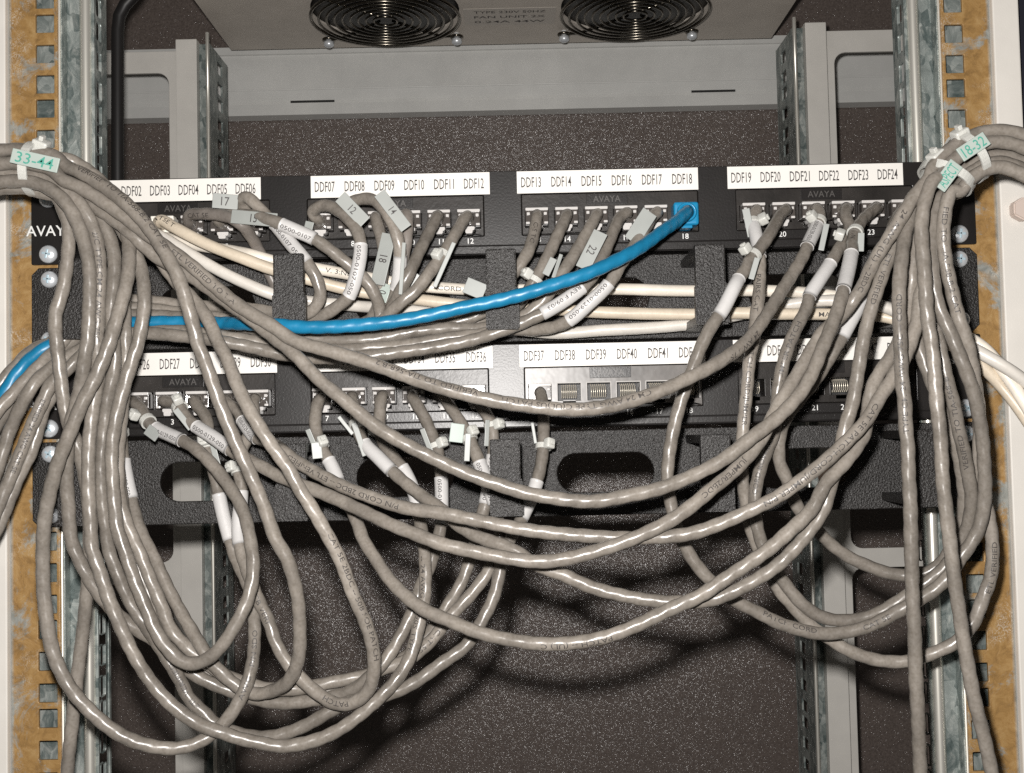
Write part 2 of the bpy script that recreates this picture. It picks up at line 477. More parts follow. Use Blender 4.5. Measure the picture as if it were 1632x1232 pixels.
# fan tray with two fans
TZ = 193.0
tr = tag(empty('fan_tray', (0, 240, TZ)), 'grey fan tray with two round fan guards under the cabinet roof', 'fan tray')
fans = [(at(614, 17, 277)[0], 277), (at(1012, 13, 277)[0], 277)]
mb = MB()
circ = [[(fx + 57 * math.cos(2 * math.pi * k / 48), fy + 57 * math.sin(2 * math.pi * k / 48)) for k in range(48)] for fx, fy in fans]
V, Fc = plate([[(-228, 110), (228, 110), (228, 357), (-228, 357)]] + circ, 1.6, 0.3)
mb.add(np.stack([V[:, 0], V[:, 1], TZ + 0.8 + V[:, 2]], 1), Fc)
mb.box((-228, 355.4, TZ + 1.6), (228, 357, TZ + 52), 0.3)
for s in (-1, 1): mb.box((s * 228, 110, TZ + 1.6), (s * 226.4, 355, TZ + 52), 0.3)
mb.build('tray_pan', M_TRAY, tr)
mb = MB()
c = at(812, 14, 297); c = np.array([c[0], 297 - 0, TZ - 0.2])
mb.box((c[0] - 36, 278, TZ - 0.25), (c[0] + 36, 312, TZ - 0.05))
for k, s in enumerate(('TYPE 230V 50HZ', 'FAN UNIT 2X', '0.24A 44W')):
    text_on(mb, s, (c[0], 285 + 10 * k, TZ - 0.35), (1, 0, 0), (0, -1, 0), 4.5, 56, 1)
mb.build('rating_label', [mat('grey_label', (0.52, 0.48, 0.43), 0.5), M_INK], tr)
for fx, fy in fans:
    gz = TZ - 7.0
    fan = MB()
    # housing ring and hub
    for r_, z0, z1 in ((57.5, TZ + 1.7, TZ + 36),):
        fan.lathe([(57, 0), (57, 34), (61, 34), (61, 0)], Matrix.Translation((fx, fy, TZ + 1.7)), 40)
    fan.lathe([(19, 24), (20, 2), (18, 0), (0.1, 0)], Matrix.Translation((fx, fy, TZ + 6)), 32)
    for k in range(7):
        a = 2 * math.pi * k / 7
        V = []
        for r in (19, 36, 55):
            for q, dz in ((-0.22, 3), (0.35, 20)):
                V.append((fx + r * math.cos(a + q), fy + r * math.sin(a + q), TZ + 6 + dz))
        fan.add(V, [(0, 1, 3, 2), (2, 3, 5, 4)], 0, True)
    fo = fan.build('fan', M_FANBLACK, tr)
    g = MB()
    for r in (9, 15, 21, 27, 33, 39, 45, 51, 57):
        th = np.linspace(0, 2 * np.pi, 64, endpoint=False)
        dz = -1.5 if r < 57 else 0
        g.tube(np.stack([fx + r * np.cos(th), fy + r * np.sin(th), np.full(64, gz + dz)], 1), 0.95 if r < 57 else 1.3, 8, closed=True)
    for k in range(4):
        a = math.pi / 4 + k * math.pi / 2
        g.tube([(fx + 7 * math.cos(a), fy + 7 * math.sin(a), gz + 0.6), (fx + 57 * math.cos(a), fy + 57 * math.sin(a), gz + 0.6),
                (fx + 71 * math.cos(a), fy + 71 * math.sin(a), TZ - 3)], 1.1, 8)
        g.tube([(fx + 74 * math.cos(a) + 4.5 * math.cos(t), fy + 74 * math.sin(a) + 4.5 * math.sin(t), TZ - 3) for t in np.linspace(0, 6.28, 16, endpoint=False)], 1.1, 8, closed=True)
    g.build('grille', M_WIRE, fo)
    for k in range(4):
        a = math.pi / 4 + k * math.pi / 2
        g = MB(); g.lathe([(2, 6), (2, 0.5), (4.3, 0), (4, -3), (2, -4.5), (0.1, -4.6)], Matrix.Translation((fx + 74 * math.cos(a), fy + 74 * math.sin(a), TZ - 5)), 14)
        g.build('screw', M_SCREW, fo)

# black hanging hose, top left
mb = MB()
pts = [(232, -34), (214, -8), (199, 8), (190, 26), (187.5, 50), (187.5, 120), (187.5, 200), (187.5, 300), (187.5, 420)]
mb.tube(at_many([(a, b, 150) for a, b in pts]), 4.0, 12)
tag(mb.build('black_hose', M_BLACKC), 'black rubber hose hanging between the left front rail and the rear frame', 'hose')

# front rails, cabinet posts
ZT, ZB = 150, -430
for sgn, side in ((-1, 'left'), (1, 'right')):
    def X(v): return sgn * v
    e = tag(empty('front_rail', (X(240), 3, ZB)), '%s front mounting rail, square holes in a zinc face with painted-in orange-brown reflection' % side, 'rail', 'front mounting rails')
    mb = MB()
    holes = [rrect(-239.7, z - 4.75, -230.2, z + 4.75, 0.5, 2) for z in eia(ZT, ZB)]
    plate_xz(mb, [[(-253.4, ZB), (-228.6, ZB), (-228.6, ZT), (-253.4, ZT)]] + holes, 2.6, 4.6, 0.35)
    if sgn > 0:
        mb.v = [v * np.array([-1, 1, 1]) for v in mb.v]; mb.f = [f[::-1] for f in mb.f]
    mb.build('front_flange', M_OCHRE, e)
    mb = MB()
    mb.box((X(251), 13, ZB), (X(228), 14.5, ZT))
    mb.box((X(228.4), 4.7, ZB), (X(226.8), 12, ZT), 0.2)
    mb.box((X(228.2), 11.5, ZB), (X(219.6), 12.9, ZT), 0.2)
    # rolled lip
    pr = [(219.8, 12), (219.2, 8.5), (217.4, 6.3), (215.4, 6.2), (213.9, 7.4), (213.5, 9.5)]
    for (xa, ya), (xb, yb) in zip(pr, pr[1:]):
        pass
    mb.build('channel', M_ZINC, e)
    mb = MB()
    ng = len(pr)
    Vv = [(X(a), b, z) for z in (ZB, ZT) for a, b in pr]
    mb.add(Vv, [(k, k + 1, ng + k + 1, ng + k) if sgn < 0 else (k, ng + k, ng + k + 1, k + 1) for k in range(ng - 1)], 0, True)
    mb.tube([(X(228.0), 4.2, ZB), (X(228.0), 4.2, ZT)], 0.75, 10)
    mb.build('rolled_lip', M_LIP, e)
    mb = MB()
    sl = [rrect(12.5, z - 5, 19, z + 5, 1, 2) for z in eia(ZT, ZB)]
    plate_yz(mb, [[(9, ZB), (27, ZB), (27, ZT), (9, ZT)]] + sl, X(213.5), X(211.8), 0.35)
    mb.build('inner_flange', M_ZINC, e)
    wdt = 267.2 if sgn > 0 else 300
    mb = MB(); mb.box((X(253.7), -1, ZB), (X(wdt), 55, ZT), 0.8)
    tag(mb.build('cabinet_post', M_POST), 'off-white painted cabinet post at the %s edge beside the rail' % side, 'post', 'cabinet posts')
mb = MB(); mb.box((267.4, 12, ZB), (340, 60, ZT), 0.5)
tag(mb.build('cabinet_wall', M_NAVY), 'dark side panel at the right edge beyond the white post', 'panel')
c = at(1624, 336, -1)
mb = MB()
hexa = [(c[0] + 6.2 * math.cos(math.radians(60 * k + 90)), c[2] + 6.2 * math.sin(math.radians(60 * k + 90))) for k in range(6)]
mb.prism(hexa, -7.5, -1.4, 0.7)
tag(mb.build('hex_bolt', mat('pink_beige_paint', (0.62, 0.52, 0.46), 0.5)), 'pale hexagonal bolt head on the right white post', 'bolt')

# ------------------------------------------------------------------ panels
def screw(mb, x, z, r=4.4, y=0.0, a0=0.4):
    M = Matrix.Translation((x, y, z)) @ Matrix.Rotation(math.pi / 2, 4, 'X')
    prof = [(r, -0.2), (r, 0.5), (r * 0.93, 1.2), (r * 0.78, 1.9), (r * 0.5, 2.5), (r * 0.2, 2.7), (0.05, 2.72)]
    mb.lathe(prof, M, 24, 0)
    for k in range(2):
        R = Matrix.Translation((x, y - 2.55, z)) @ Matrix.Rotation(a0 + k * math.pi / 2, 4, 'Y')
        mb.box((-r * 0.52, -0.3, -0.6), (r * 0.52, 0.9, 0.6), 0.28, 1, M=R)

PORT_PX = {'A': (351, [(273, 356), (620, 347), (967, 351), (1313, 342)]), 'B': (640, [(300, 642), (639.5, 640), (985, 636), (1330, 632)])}
# centres of the four groups of six jacks, x in mm, from the photo, evened out
GX = [-164.6, -55.0, 54.7, 164.4]
GXB = [-163.0, -54.4, 54.2, 162.8]
PITCH_P = 15.05
ZPORT = -25.2           # jack centre below the panel top
def port_pos(panel, n):
    g, k = (n - 1) // 6, (n - 1) % 6
    gx = (GX if panel == 'A' else GXB)[g]
    return gx + (k - 2.5) * PITCH_P, (0 if panel == 'A' else -88.9) + ZPORT

def build_panel(panel, z0, first, label, sheen_groups, logo):
    e = tag(empty('patch_bay', (0, 0, z0 - 44)), label, 'patch panel', 'black 24-port patch panels')
    gxs = GX if panel == 'A' else GXB
    mb = MB()
    cuts = [rrect(g - 45.2, z0 - 33.8, g + 45.2, z0 - 12.5, 0.6, 2) for g in gxs]
    plate_xz(mb, [rrect(-241.3, z0 - 43.4, 241.3, z0 - 0.4, 0.8, 2)] + cuts, 0, 2.2, 0.35)
    # folded bottom lip, standing forward of the face
    mb.box((-226, -2.6, z0 - 43.2), (226, -0.05, z0 - 38.6), 1.0)
    mb.box((-226, 2.25, z0 - 43.3), (226, 16, z0 - 41.8), 0.4)
    for n in range(24):
        x, z = port_pos(panel, n + 1)
        text_on(mb, str(n + 1), (x + 0.6, -0.12, z0 - 36.1), (1, 0, 0), (0, 0, 1), 2.7, None, 1, True, 1.0)
    text_on(mb, logo, (-231.2, -0.12, z0 - 26), (1, 0, 0), (0, 0, 1), 5.3, 25, 1)
    if panel == 'B':
        text_on(mb, '1100GS3', (222.5, -0.12, z0 - 14), (1, 0, 0), (0, 0, 1), 2.7, 14, 1)
    mb.build('face_plate', [M_PANEL, M_WPRINT], e)
    for sx in (-232.5, 232.5):
        for dz in (-9.5, -38.1):
            s = MB(); screw(s, sx, z0 + dz, 4.6, 0, random.uniform(0, 1.5)); s.build('screw', [M_SCREW, M_SLOT], e)
    for gi, g in enumerate(gxs):
        grey = gi in sheen_groups
        mb = MB()
        ports = []
        for k in range(6):
            x = g + (k - 2.5) * PITCH_P
            ports.append(rrect(x - 5.95, z0 + ZPORT - 4.6, x + 5.95, z0 + ZPORT + 4.2, 0.3, 1))
            ports.append(rrect(x - 3.1, z0 + ZPORT - 6.6, x + 3.1, z0 + ZPORT - 4.55, 0.2, 1))
        plate_xz(mb, [rrect(g - 44.9, z0 - 33.5, g + 44.9, z0 - 12.8, 0.5, 2)] + ports, 0.7, 2.4, 0.2)
        mb.box((g - 44.7, 14, z0 - 33.4), (g + 44.7, 15, z0 - 12.9), 0, 1)
        mb.box((g - 12, 0.1, z0 - 18.6), (g + 9, 0.72, z0 - 13.2), 0.15, 2)
        text_on(mb, logo, (g - 1.5, -0.04, z0 - 15.9), (1, 0, 0), (0, 0, 1), 3.2, 14, 3)
        mo = mb.build('jack_module', [M_SHEENFRAME if grey else M_MODULE, M_DARK, M_PANEL, M_DPRINT], e)
        for k in range(6):
            x = g + (k - 2.5) * PITCH_P; z = z0 + ZPORT
            j = MB()
            for q in range(8):
                xx = x - 3.6 + q * 1.03
                j.tube([(xx, 9.5, z + 3.6), (xx, 4, z + 2.4), (xx, 2.9, z - 1.4), (xx, 6, z - 3.0)], 0.24, 6, 1)
            for s in (-1, 1): j.box((x + s * 5.9, 0.5, z - 4.5), (x + s * 6.35, 12, z + 4.3), 0.1, 0)
            j.box((x - 6.3, 0.4, z + 4.3), (x + 6.3, 12, z + 4.75), 0.1, 0)
            j.build('jack', [M_CLEAR if grey else M_MODULE, M_GOLD], mo)
        # the printed label strip above each group
        st = MB()
        pz = z0 - 6.6
        sx0, sx1 = g - 46.0, g + 46.0
        if panel == 'A': sx0, sx1 = ((-46.5, 41.0), (-43.0, 48.5), (-47.3, 45.4), (-49.3, 40.5))[gi]; sx0 += g; sx1 += g
        else: sx0, sx1 = ((-46, 46.5), (-47, 47.5), (-47.5, 47), (-47.5, 44))[gi]; sx0 += g; sx1 += g
        st.box((sx0, -0.35, z0 - 12.3), (sx1, -0.05, z0 - 0.9), 0.08)
        stp = (sx1 - sx0) / 6
        for k in range(6):
            text_on(st, 'DDF%02d' % (first + gi * 6 + k), (sx0 + stp * (k + 0.47), -0.45, pz), (1, 0, 0), (0, 0, 1), 5.2, 10.2, 1)
        st.build('label_strip', [M_STRIP, M_INK], e)
    return e
build_panel('A', 0, 1, 'upper black patch panel with white label strips DDF01 to DDF24', (), 'AVAYA')
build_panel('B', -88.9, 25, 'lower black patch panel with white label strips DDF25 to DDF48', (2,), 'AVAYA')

RING_X = [-201.0, -100.6, -1.2, 96.5, 195.0]
def build_manager(z0, label):
    e = tag(empty('cable_manager', (0, 0, z0 - 44)), label, 'cable manager', 'black cable managers with retaining rings')
    mb = MB()
    ch = 3.6
    rim = [(-241.3 + ch, z0 - 0.6), (241.3 - ch, z0 - 0.6), (241.3, z0 - 0.6 - ch), (241.3, z0 - 43.6 + ch), (241.3 - ch, z0 - 43.6),
           (-241.3 + ch, z0 - 43.6), (-241.3, z0 - 43.6 + ch), (-241.3, z0 - 0.6 - ch)]
    cuts = [rrect(cx - 24.5, z0 - 32.0, cx + 24.5, z0 - 12.2, 9.8, 8) for cx in (-152, -52.5, 49, 149)]
    plate_xz(mb, [rim] + cuts, 0, 2.4, 0.5)
    mb.box((-222, 2.45, z0 - 43.5), (222, 30, z0 - 41.8), 0.5)
    mb.box((-222, 2.45, z0 - 2.4), (222, 30, z0 - 0.7), 0.5)
    mb.build('back_plate', M_MANAGER, e)
    for sx in (-232, 232):
        for dz in (-6.6, -37.5):
            s = MB(); screw(s, sx, z0 + dz, 4.3, 0, random.uniform(0, 1.5)); s.build('screw', [M_SCREW, M_SLOT], e)
    for x in RING_X:
        r = MB()
        zt, zb = z0 - 3.8, z0 - (41.6 if z0 > -100 else 39.5)
        zm = z0 - 20.5
        r.box((x - 7.2, -47.6, zm - 3), (x + 7.0, -43.2, zt), 0.9)
        w0 = 7.6
        r.prism([(x - w0, zb), (x + w0 + 0.4, zb), (x + w0 + 0.4, zm - 2.6), (x + w0 - 2.6, zm), (x - w0 + 2.4, zm), (x - w0, zm - 2.6)], -48.6, -43.8, 0.7)
        r.box((x - 6.6, -44.5, zt - 4.2), (x + 6.4, 0.2, zt - 0.3), 0.5)
        r.box((x - 6.9, -45, zb + 0.2), (x + 6.9, 0.2, zb + 4.4), 0.5)
        r.build('retaining_ring', M_MANAGER, e)
    return e
build_manager(-44.45, 'upper black cable manager between the two patch panels, pale and blue cables through it')
build_manager(-133.35, 'lower black cable manager with oval openings below the DDF25 to DDF48 panel')
# rubber knob seen through the right opening of the lower manager
c = at(1352, 764, 22)
mb = MB(); mb.lathe([(7.5, -30), (8.6, -2), (8.4, 3), (7, 6.2), (4.5, 8.2), (1.6, 9), (0.05, 9.1)], Matrix.Translation(c) @ Matrix.Rotation(math.pi / 2, 4, 'X'), 28)
tag(mb.build('rubber_knob', M_KNOB), 'brown rounded rubber knob inside the right oval opening of the lower manager', 'knob')

# ------------------------------------------------------------------ cables
LEGEND = 'ETL VERIFIED TO TIA-568-B.2 CAT 5E PATCH CORD/JUMPER P/N 2BDC TYPE CM 24 AWG 75C (UL) C(UL)US -- '
RAD = 2.92
def bundle(px, ybase, sign, perp, dep):
    P = np.array(px, float); T = np.gradient(P, axis=0); T /= np.linalg.norm(T, axis=1)[:, None]
    n = np.stack([T[:, 1], -T[:, 0]], 1) * sign
    k = F_PX / (-CAM[1] + ybase)
    n = n * -perp * k
    return [(p[0] + q[0], p[1] + q[1], ybase + dep) for p, q in zip(P, n)]
LBP = [(-40, 273), (-8, 269), (25, 267), (58, 270), (84, 279)]
RBP = [(1690, 281), (1662, 263), (1636, 249), (1606, 238), (1576, 238), (1548, 249), (1524, 267), (1506, 290)]
def LB(perp, dep): return bundle(LBP, -68, 1, perp, dep)
def RB(perp, dep): return bundle(RBP, -72, -1, perp, dep)

CB = []       # every cable: its label, colour, path through photo pixels with depth, and what it carries
def cable(label, pts, port=None, end=None, mat=None, r=RAD, sleeves=(), ties=(), tags=(), prints=(), plug='grey', mgr=False, group='grey patch cables'):
    CB.append(dict(label=label, pts=pts, port=port, end=end, mat=mat or M_GREY, r=r, sleeves=sleeves, ties=ties, tags=tags, prints=prints, plug=plug, mgr=mgr, group=group))
SN = '0500-0129-050'

# --- bundle entering at the upper left
cable('grey cable in long narrow loop, upper left bundle to the lower port under DDF25',
 LB(-8, -3) + [(103, 264, -76), (132, 277), (162, 294), (191, 316), (221, 344), (240, 367, -92), (264, 405, -95), (284, 441), (298, 484), (310, 527), (315, 548, -93),
 (327, 577), (347, 634), (369, 690), (395, 747, -90), (420, 804), (440, 861), (457, 888), (473, 945), (478, 999), (476, 1047, -75), (460, 1085, -65), (432, 1102, -55),
 (400, 1105, -52), (344, 1063, -50), (302, 999, -48), (270, 942, -45), (245, 888, -42), (224, 847, -38), (210, 798, -32), (197, 735, -28), (193, 695, -26), (190, 665, -22)],
 end=('B', 1), sleeves=[(197, 732, 211, 797, SN)], ties=[(194, 690, 189, 684)], prints=[(128, 272, 262, 400, 'VERIFIED TO TIA-568-B.2 CAT 5E', 0.55)])
cable('grey cable of the topmost wide swag, left bundle to the port under DDF21',
 LB(-2, -7) + [(100, 288), (118, 294), (147, 310), (176, 329), (206, 351), (235, 374, -84), (262, 391, -80), (284, 407, -80), (301, 420), (341, 455), (375, 483), (400, 500, -84),
 (434, 519), (469, 543), (524, 559, -90), (579, 575), (635, 595), (690, 614, -96), (745, 629), (800, 641, -98), (835, 646), (890, 652, -98), (932, 652), (973, 647), (1015, 636, -96),
 (1056, 622), (1097, 603), (1139, 581, -88), (1177, 556, -80), (1194, 540), (1214, 514, -70), (1231, 488), (1246, 463, -55), (1263, 437), (1278, 412, -40), (1290, 385), (1301, 362, -32), (1306, 346, -24)],
 end=('A', 21), sleeves=[(1302, 360, 1287, 395, SN)], ties=[(1304, 354, 1294, 345)], tags=[(1313, 378, 9, 44, 14, '', 6)],
 prints=[(268, 392, 375, 490, '-- ETL VERIFIED TO TIA', 0.0), (760, 632, 575, 575, 'VERIFIED TO TIA-568-B.2', -0.5), (1035, 629, 800, 645, 'CM 24 AWG TYPE C(UL)US PATCH', -0.35), (1200, 530, 1080, 612, '24 AWG 75C', 0.5)])
cable('grey cable of the second wide swag, left bundle to the port under DDF23',
 LB(-3, 3) + [(118, 306, -64), (150, 328, -66), (185, 353), (208, 371, -72), (229, 391), (254, 412), (278, 425), (301, 438), (331, 458), (366, 485), (400, 508, -78), (436, 537), (469, 564, -84),
 (510, 606), (552, 641), (593, 675), (635, 702, -90), (690, 730), (745, 755), (800, 774, -92), (835, 785), (890, 795), (946, 799, -92), (1001, 790), (1056, 777), (1111, 755, -90),
 (1150, 734), (1181, 711), (1208, 690, -88), (1234, 670), (1261, 644), (1283, 617, -84), (1299, 585), (1307, 563), (1316, 542), (1326, 519), (1335, 494, -74), (1342, 469), (1346, 455),
 (1352, 430, -60), (1357, 403), (1360, 378, -42), (1368, 360), (1379, 345, -26)],
 end=('A', 23), sleeves=[(1357, 405, 1345, 462, '')], ties=[(1360, 368, 1339, 374)], tags=[(1372, 386, 10, 30, 4, '', 3)], prints=[(1361, 378, 1357, 400, 'P/N', 0.0)])
cable('grey cable dipping left of centre, hooking back up to the port under DDF30',
 LB(-8, 7) + [(105, 252, -60), (141, 272, -58), (172, 300), (203, 337, -60), (233, 382, -62), (262, 425, -64), (288, 457), (310, 480, -68), (332, 510), (349, 548, -80), (358, 563), (378, 614),
 (406, 668, -88), (435, 713), (460, 747, -88), (477, 779), (502, 818, -86), (521, 851), (540, 888), (562, 945), (581, 989, -78), (594, 1031), (596, 1069, -72), (588, 1099), (565, 1119, -66), (537, 1122),
 (505, 1104, -60), (486, 1088), (460, 1059), (440, 1025, -56), (427, 986), (412, 956, -52), (396, 915, -46), (386, 885, -40), (381, 862), (380, 835, -36), (384, 800, -34), (384, 768),
 (380, 742, -32), (388, 710), (405, 675, -24)],
 end=('B', 6), sleeves=[(386, 785, 381, 867, '')], ties=[(379, 750, 370, 744)], prints=[(524, 850, 600, 1065, 'CAT 5E 2BDC -- 508 SOE PATCH', 0.35), (410, 950, 432, 1015, 'CB VERI', -0.2), (560, 1119, 510, 1106, 'PATCH', 0)])
cable('grey cable hanging straight down beside the left rail to below the picture',
 LB(9, 4) + [(88, 308), (97, 325, -62), (109, 359), (109, 399), (104, 441, -68), (99, 467), (89, 498), (88, 520), (94, 577, -72), (101, 634), (107, 668), (117, 695, -66), (126, 716),
 (136, 765, -60), (142, 820), (143, 870), (138, 951, -55), (127, 1047), (118, 1126), (108, 1222), (104, 1270, -50)])
cable('grey cable crossing the left rail, sweeping low to the port under DDF34',
 LB(6, -5) + [(98, 315, -78), (116, 340), (131, 376), (141, 416), (143, 456), (142, 498), (139, 550, -84), (136, 563), (129, 614), (122, 642), (114, 668, -76), (109, 705), (106, 761, -70), (109, 804),
 (114, 861), (121, 881), (143, 923, -64), (172, 964), (204, 993), (261, 1031, -50), (305, 1072), (375, 1104, -48), (420, 1117), (448, 1121), (500, 1116, -50), (555, 1103), (590, 1078),
 (616, 1050, -50), (640, 1010), (655, 980), (672, 930, -44), (686, 900), (697, 865), (703, 835, -34), (704, 800), (703, 760, -26), (700, 728), (690, 697), (676, 664, -22)],
 end=('B', 10), sleeves=[(704, 761, 703, 838, SN)], ties=[(696, 710, 703, 706)], tags=[(680, 702, 8, 40, -20, '', 4)])
cable('grey cable printed 2/C TYPE CM, lowest left loop rising to the port under DDF33',
 LB(3, -4) + [(105, 303), (125, 322), (142, 348), (154, 382, -74), (159, 427), (158, 470), (156, 512), (154, 543, -76), (156, 570), (156, 605), (149, 645, -76), (142, 705), (141, 761), (143, 818), (145, 840),
 (146, 872), (159, 910, -74), (175, 958), (191, 996), (210, 1037), (235, 1079, -70), (264, 1114), (293, 1139), (325, 1158), (356, 1168), (382, 1177, -66), (420, 1185), (448, 1190), (495, 1182),
 (537, 1165), (578, 1136, -62), (610, 1107), (635, 1079), (655, 1044), (667, 999, -54), (677, 951), (678, 904), (674, 859, -40), (668, 824), (660, 785), (643, 748, -28), (621, 721), (607, 697), (605, 664, -22)],
 end=('B', 9), sleeves=[(640, 744, 667, 815, '')], ties=[(605, 690, 598, 686)], prints=[(153, 372, 154, 545, '2/C TYPE CM 24 AWG 75C', 0.0), (677, 890, 676, 960, '-- 24 AWG', -0.4), (674, 968, 645, 1062, 'SB90S TYPE', -0.5)])
cable('grey cable in low double loop, left bundle to the port under DDF37',
 LB(4, 5) + [(110, 300, -62), (135, 320, -64), (160, 345), (174, 376), (182, 410), (180, 455), (176, 498, -72), (180, 535), (183, 580), (172, 634, -70), (165, 690), (161, 747), (163, 804), (169, 840), (172, 872),
 (191, 923, -62), (210, 964), (232, 996), (251, 1025), (274, 1063, -56), (286, 1082), (302, 1114), (325, 1136), (344, 1155), (366, 1165), (414, 1175, -58), (448, 1171), (489, 1155), (527, 1133, -56),
 (560, 1118), (600, 1112), (642, 1098, -54), (670, 1082), (705, 1056), (744, 1028), (766, 993, -50), (787, 951), (798, 904, -46), (803, 880), (818, 850, -40), (832, 825), (845, 797), (856, 766, -30),
 (862, 741), (866, 710), (866, 664, -22)],
 end=('B', 13), sleeves=[(856, 766, 834, 828, '')], ties=[(867, 712, 873, 708)], tags=[(851, 690, 5, 34, -8, '', 4)], prints=[(318, 1130, 268, 1055, 'ETL VERIFIED', 0.0)])
cable('grey cable crossing over its neighbours at left, widest left loop, ending under DDF28',
 LB(1, 8) + [(110, 290, -60), (150, 318, -66), (178, 340, -72), (199, 362, -78), (206, 393), (203, 441), (193, 484), (182, 521), (173, 550, -90), (153, 600), (131, 642), (111, 690, -90), (91, 742), (78, 790),
 (71, 832), (68, 888, -82), (72, 967), (84, 1037), (111, 1095), (150, 1139, -76), (197, 1174), (245, 1190), (286, 1192, -70), (328, 1177), (360, 1149), (385, 1110), (401, 1063, -58), (406, 1015),
 (405, 985), (400, 945, -46), (388, 915), (374, 885), (367, 862, -36), (358, 830), (350, 795, -30), (345, 768), (336, 735), (330, 703, -26), (330, 668, -22)],
 end=('B', 4), sleeves=[(347, 787, 369, 863, '')], ties=[(331, 712, 326, 705)], tags=[(345, 732, 9, 46, -14, '', 5)], prints=[(400, 1065, 408, 985, 'P/N SDO', 0.0), (384, 1112, 400, 1075, 'AWG', 0)])
cable('grey cable in darker tight loop, left bundle to the tied label under DDF26',
 LB(-1, 6) + [(112, 278, -60), (150, 312), (185, 353, -64), (206, 386, -68), (218, 408), (227, 441), (230, 484), (224, 527), (219, 550, -72), (210, 577), (196, 622), (183, 676), (178, 719), (180, 776),
 (184, 818), (186, 840), (197, 872), (216, 929, -70), (235, 974), (248, 1005), (270, 1037, -72), (293, 1056), (318, 1056), (347, 1037), (375, 996, -72), (396, 951), (404, 904), (398, 856, -64),
 (386, 810), (366, 776), (341, 744, -48), (313, 716), (290, 702), (268, 692), (247, 682, -34), (233, 668), (226, 652, -24)],
 end=('B', 2), sleeves=[(248, 683, 289, 702, SN)], ties=[(236, 671, 214, 661)], tags=[(243, 690, 24, 18, 35, '', 5)])
cable('grey cable mostly hidden behind the left verticals, rising to the port under DDF35',
 [(196, 440, -50), (198, 490, -52), (200, 560, -56), (196, 640, -54), (188, 730, -52), (192, 800, -52), (206, 845, -52), (223, 881, -54), (242, 929), (261, 974), (272, 1003, -52), (302, 1035), (337, 1063),
 (382, 1086, -52), (432, 1098), (480, 1097), (530, 1087), (580, 1077, -46), (620, 1063), (652, 1050), (688, 1020), (720, 980), (750, 948, -44), (782, 904), (797, 860, -38), (792, 818),
 (780, 780, -32), (764, 737), (754, 712, -27), (744, 690), (728, 664, -23)],
 end=('B', 11), sleeves=[(764, 736, 787, 804, SN)], ties=[(748, 700, 753, 687)], tags=[(728, 690, 22, 30, 8, '', 6), (745, 713, 9, 44, 4, '', 5)], prints=[(700, 1005, 655, 1050, 'CAT 5E', 0)])
cable('grey cable low behind the left loops, rising to the port under DDF36',
 [(188, 440, -44), (186, 560, -48), (186, 700, -48), (204, 850, -46), (244, 960, -46), (304, 1050, -44), (380, 1097), (440, 1110, -44), (500, 1108), (560, 1092, -44), (610, 1068), (655, 1040, -40),
 (686, 1007), (712, 967), (737, 926), (750, 888, -36), (759, 860), (768, 824), (776, 790), (783, 750, -28), (786, 724), (786, 699), (782, 672, -24)],
 end=('B', 12), sleeves=[(786, 725, 770, 805, SN)], ties=[(787, 680, 793, 676)], tags=[(776, 690, 7, 42, 4, '', 5)])

# --- swags between the lower ports and the right bundle
cable('grey cable of the third swag, right bundle to the sleeve under DDF29',
 [(379, 655, -20), (386, 669, -27), (396, 684), (408, 698, -36), (424, 703), (441, 710, -46), (469, 733), (510, 757, -60), (555, 779), (593, 793, -72), (648, 810), (704, 818, -80), (759, 829),
 (830, 843, -84), (895, 851), (991, 857, -86), (1055, 856), (1106, 849), (1150, 834, -88), (1194, 814), (1239, 792), (1278, 765, -92), (1316, 734), (1349, 704), (1382, 668, -92), (1403, 632),
 (1422, 605, -86), (1440, 572), (1452, 545, -78), (1462, 510), (1466, 470, -74), (1476, 445), (1486, 413, -72), (1489, 388), (1492, 350), (1498, 318)] + RB(3, 4)[::-1],
 port=('B', 5), sleeves=[(386, 669, 408, 698, SN)], prints=[(1395, 645, 1070, 855, 'CAT 5E PATCH CORD/JUMPER P/N', 0.1), (640, 808, 436, 707, 'P/N CORD 2BDC -- ETL VERIFIED', 0.15)])
cable('grey cable of the fourth swag, right bundle to the tied sleeve under DDF27',
 [(281, 642, -24), (296, 665, -32), (312, 679), (340, 697, -40), (366, 716), (384, 727, -46), (418, 744), (441, 757, -56), (483, 774), (538, 796, -68), (579, 815), (621, 835, -78), (662, 851),
 (700, 866, -84), (760, 880), (800, 888), (830, 893, -88), (864, 895), (900, 891), (927, 885), (991, 865, -92), (1039, 845), (1073, 827), (1106, 803, -92), (1135, 779), (1164, 756), (1190, 730),
 (1205, 712, -80), (1223, 683), (1238, 650), (1256, 619, -74), (1274, 591), (1285, 571), (1298, 549), (1310, 530, -66), (1328, 514), (1345, 500), (1357, 482, -66), (1373, 460), (1384, 435, -72),
 (1395, 413), (1416, 380, -84), (1439, 342), (1460, 309, -82), (1482, 283)] + RB(-8, -3)[::-1],
 port=('B', 3), sleeves=[(312, 679, 367, 717, SN)], ties=[(286, 648, 283, 638)], tags=[(292, 668, 10, 40, -38, '', 4)],
 prints=[(372, 721, 402, 736, 'CAT', 0), (1188, 735, 1110, 803, 'JUMPER/2BDC', 0.0), (1440, 340, 1372, 462, '24 AWG (UL) -- 2BDC', 0.0)])
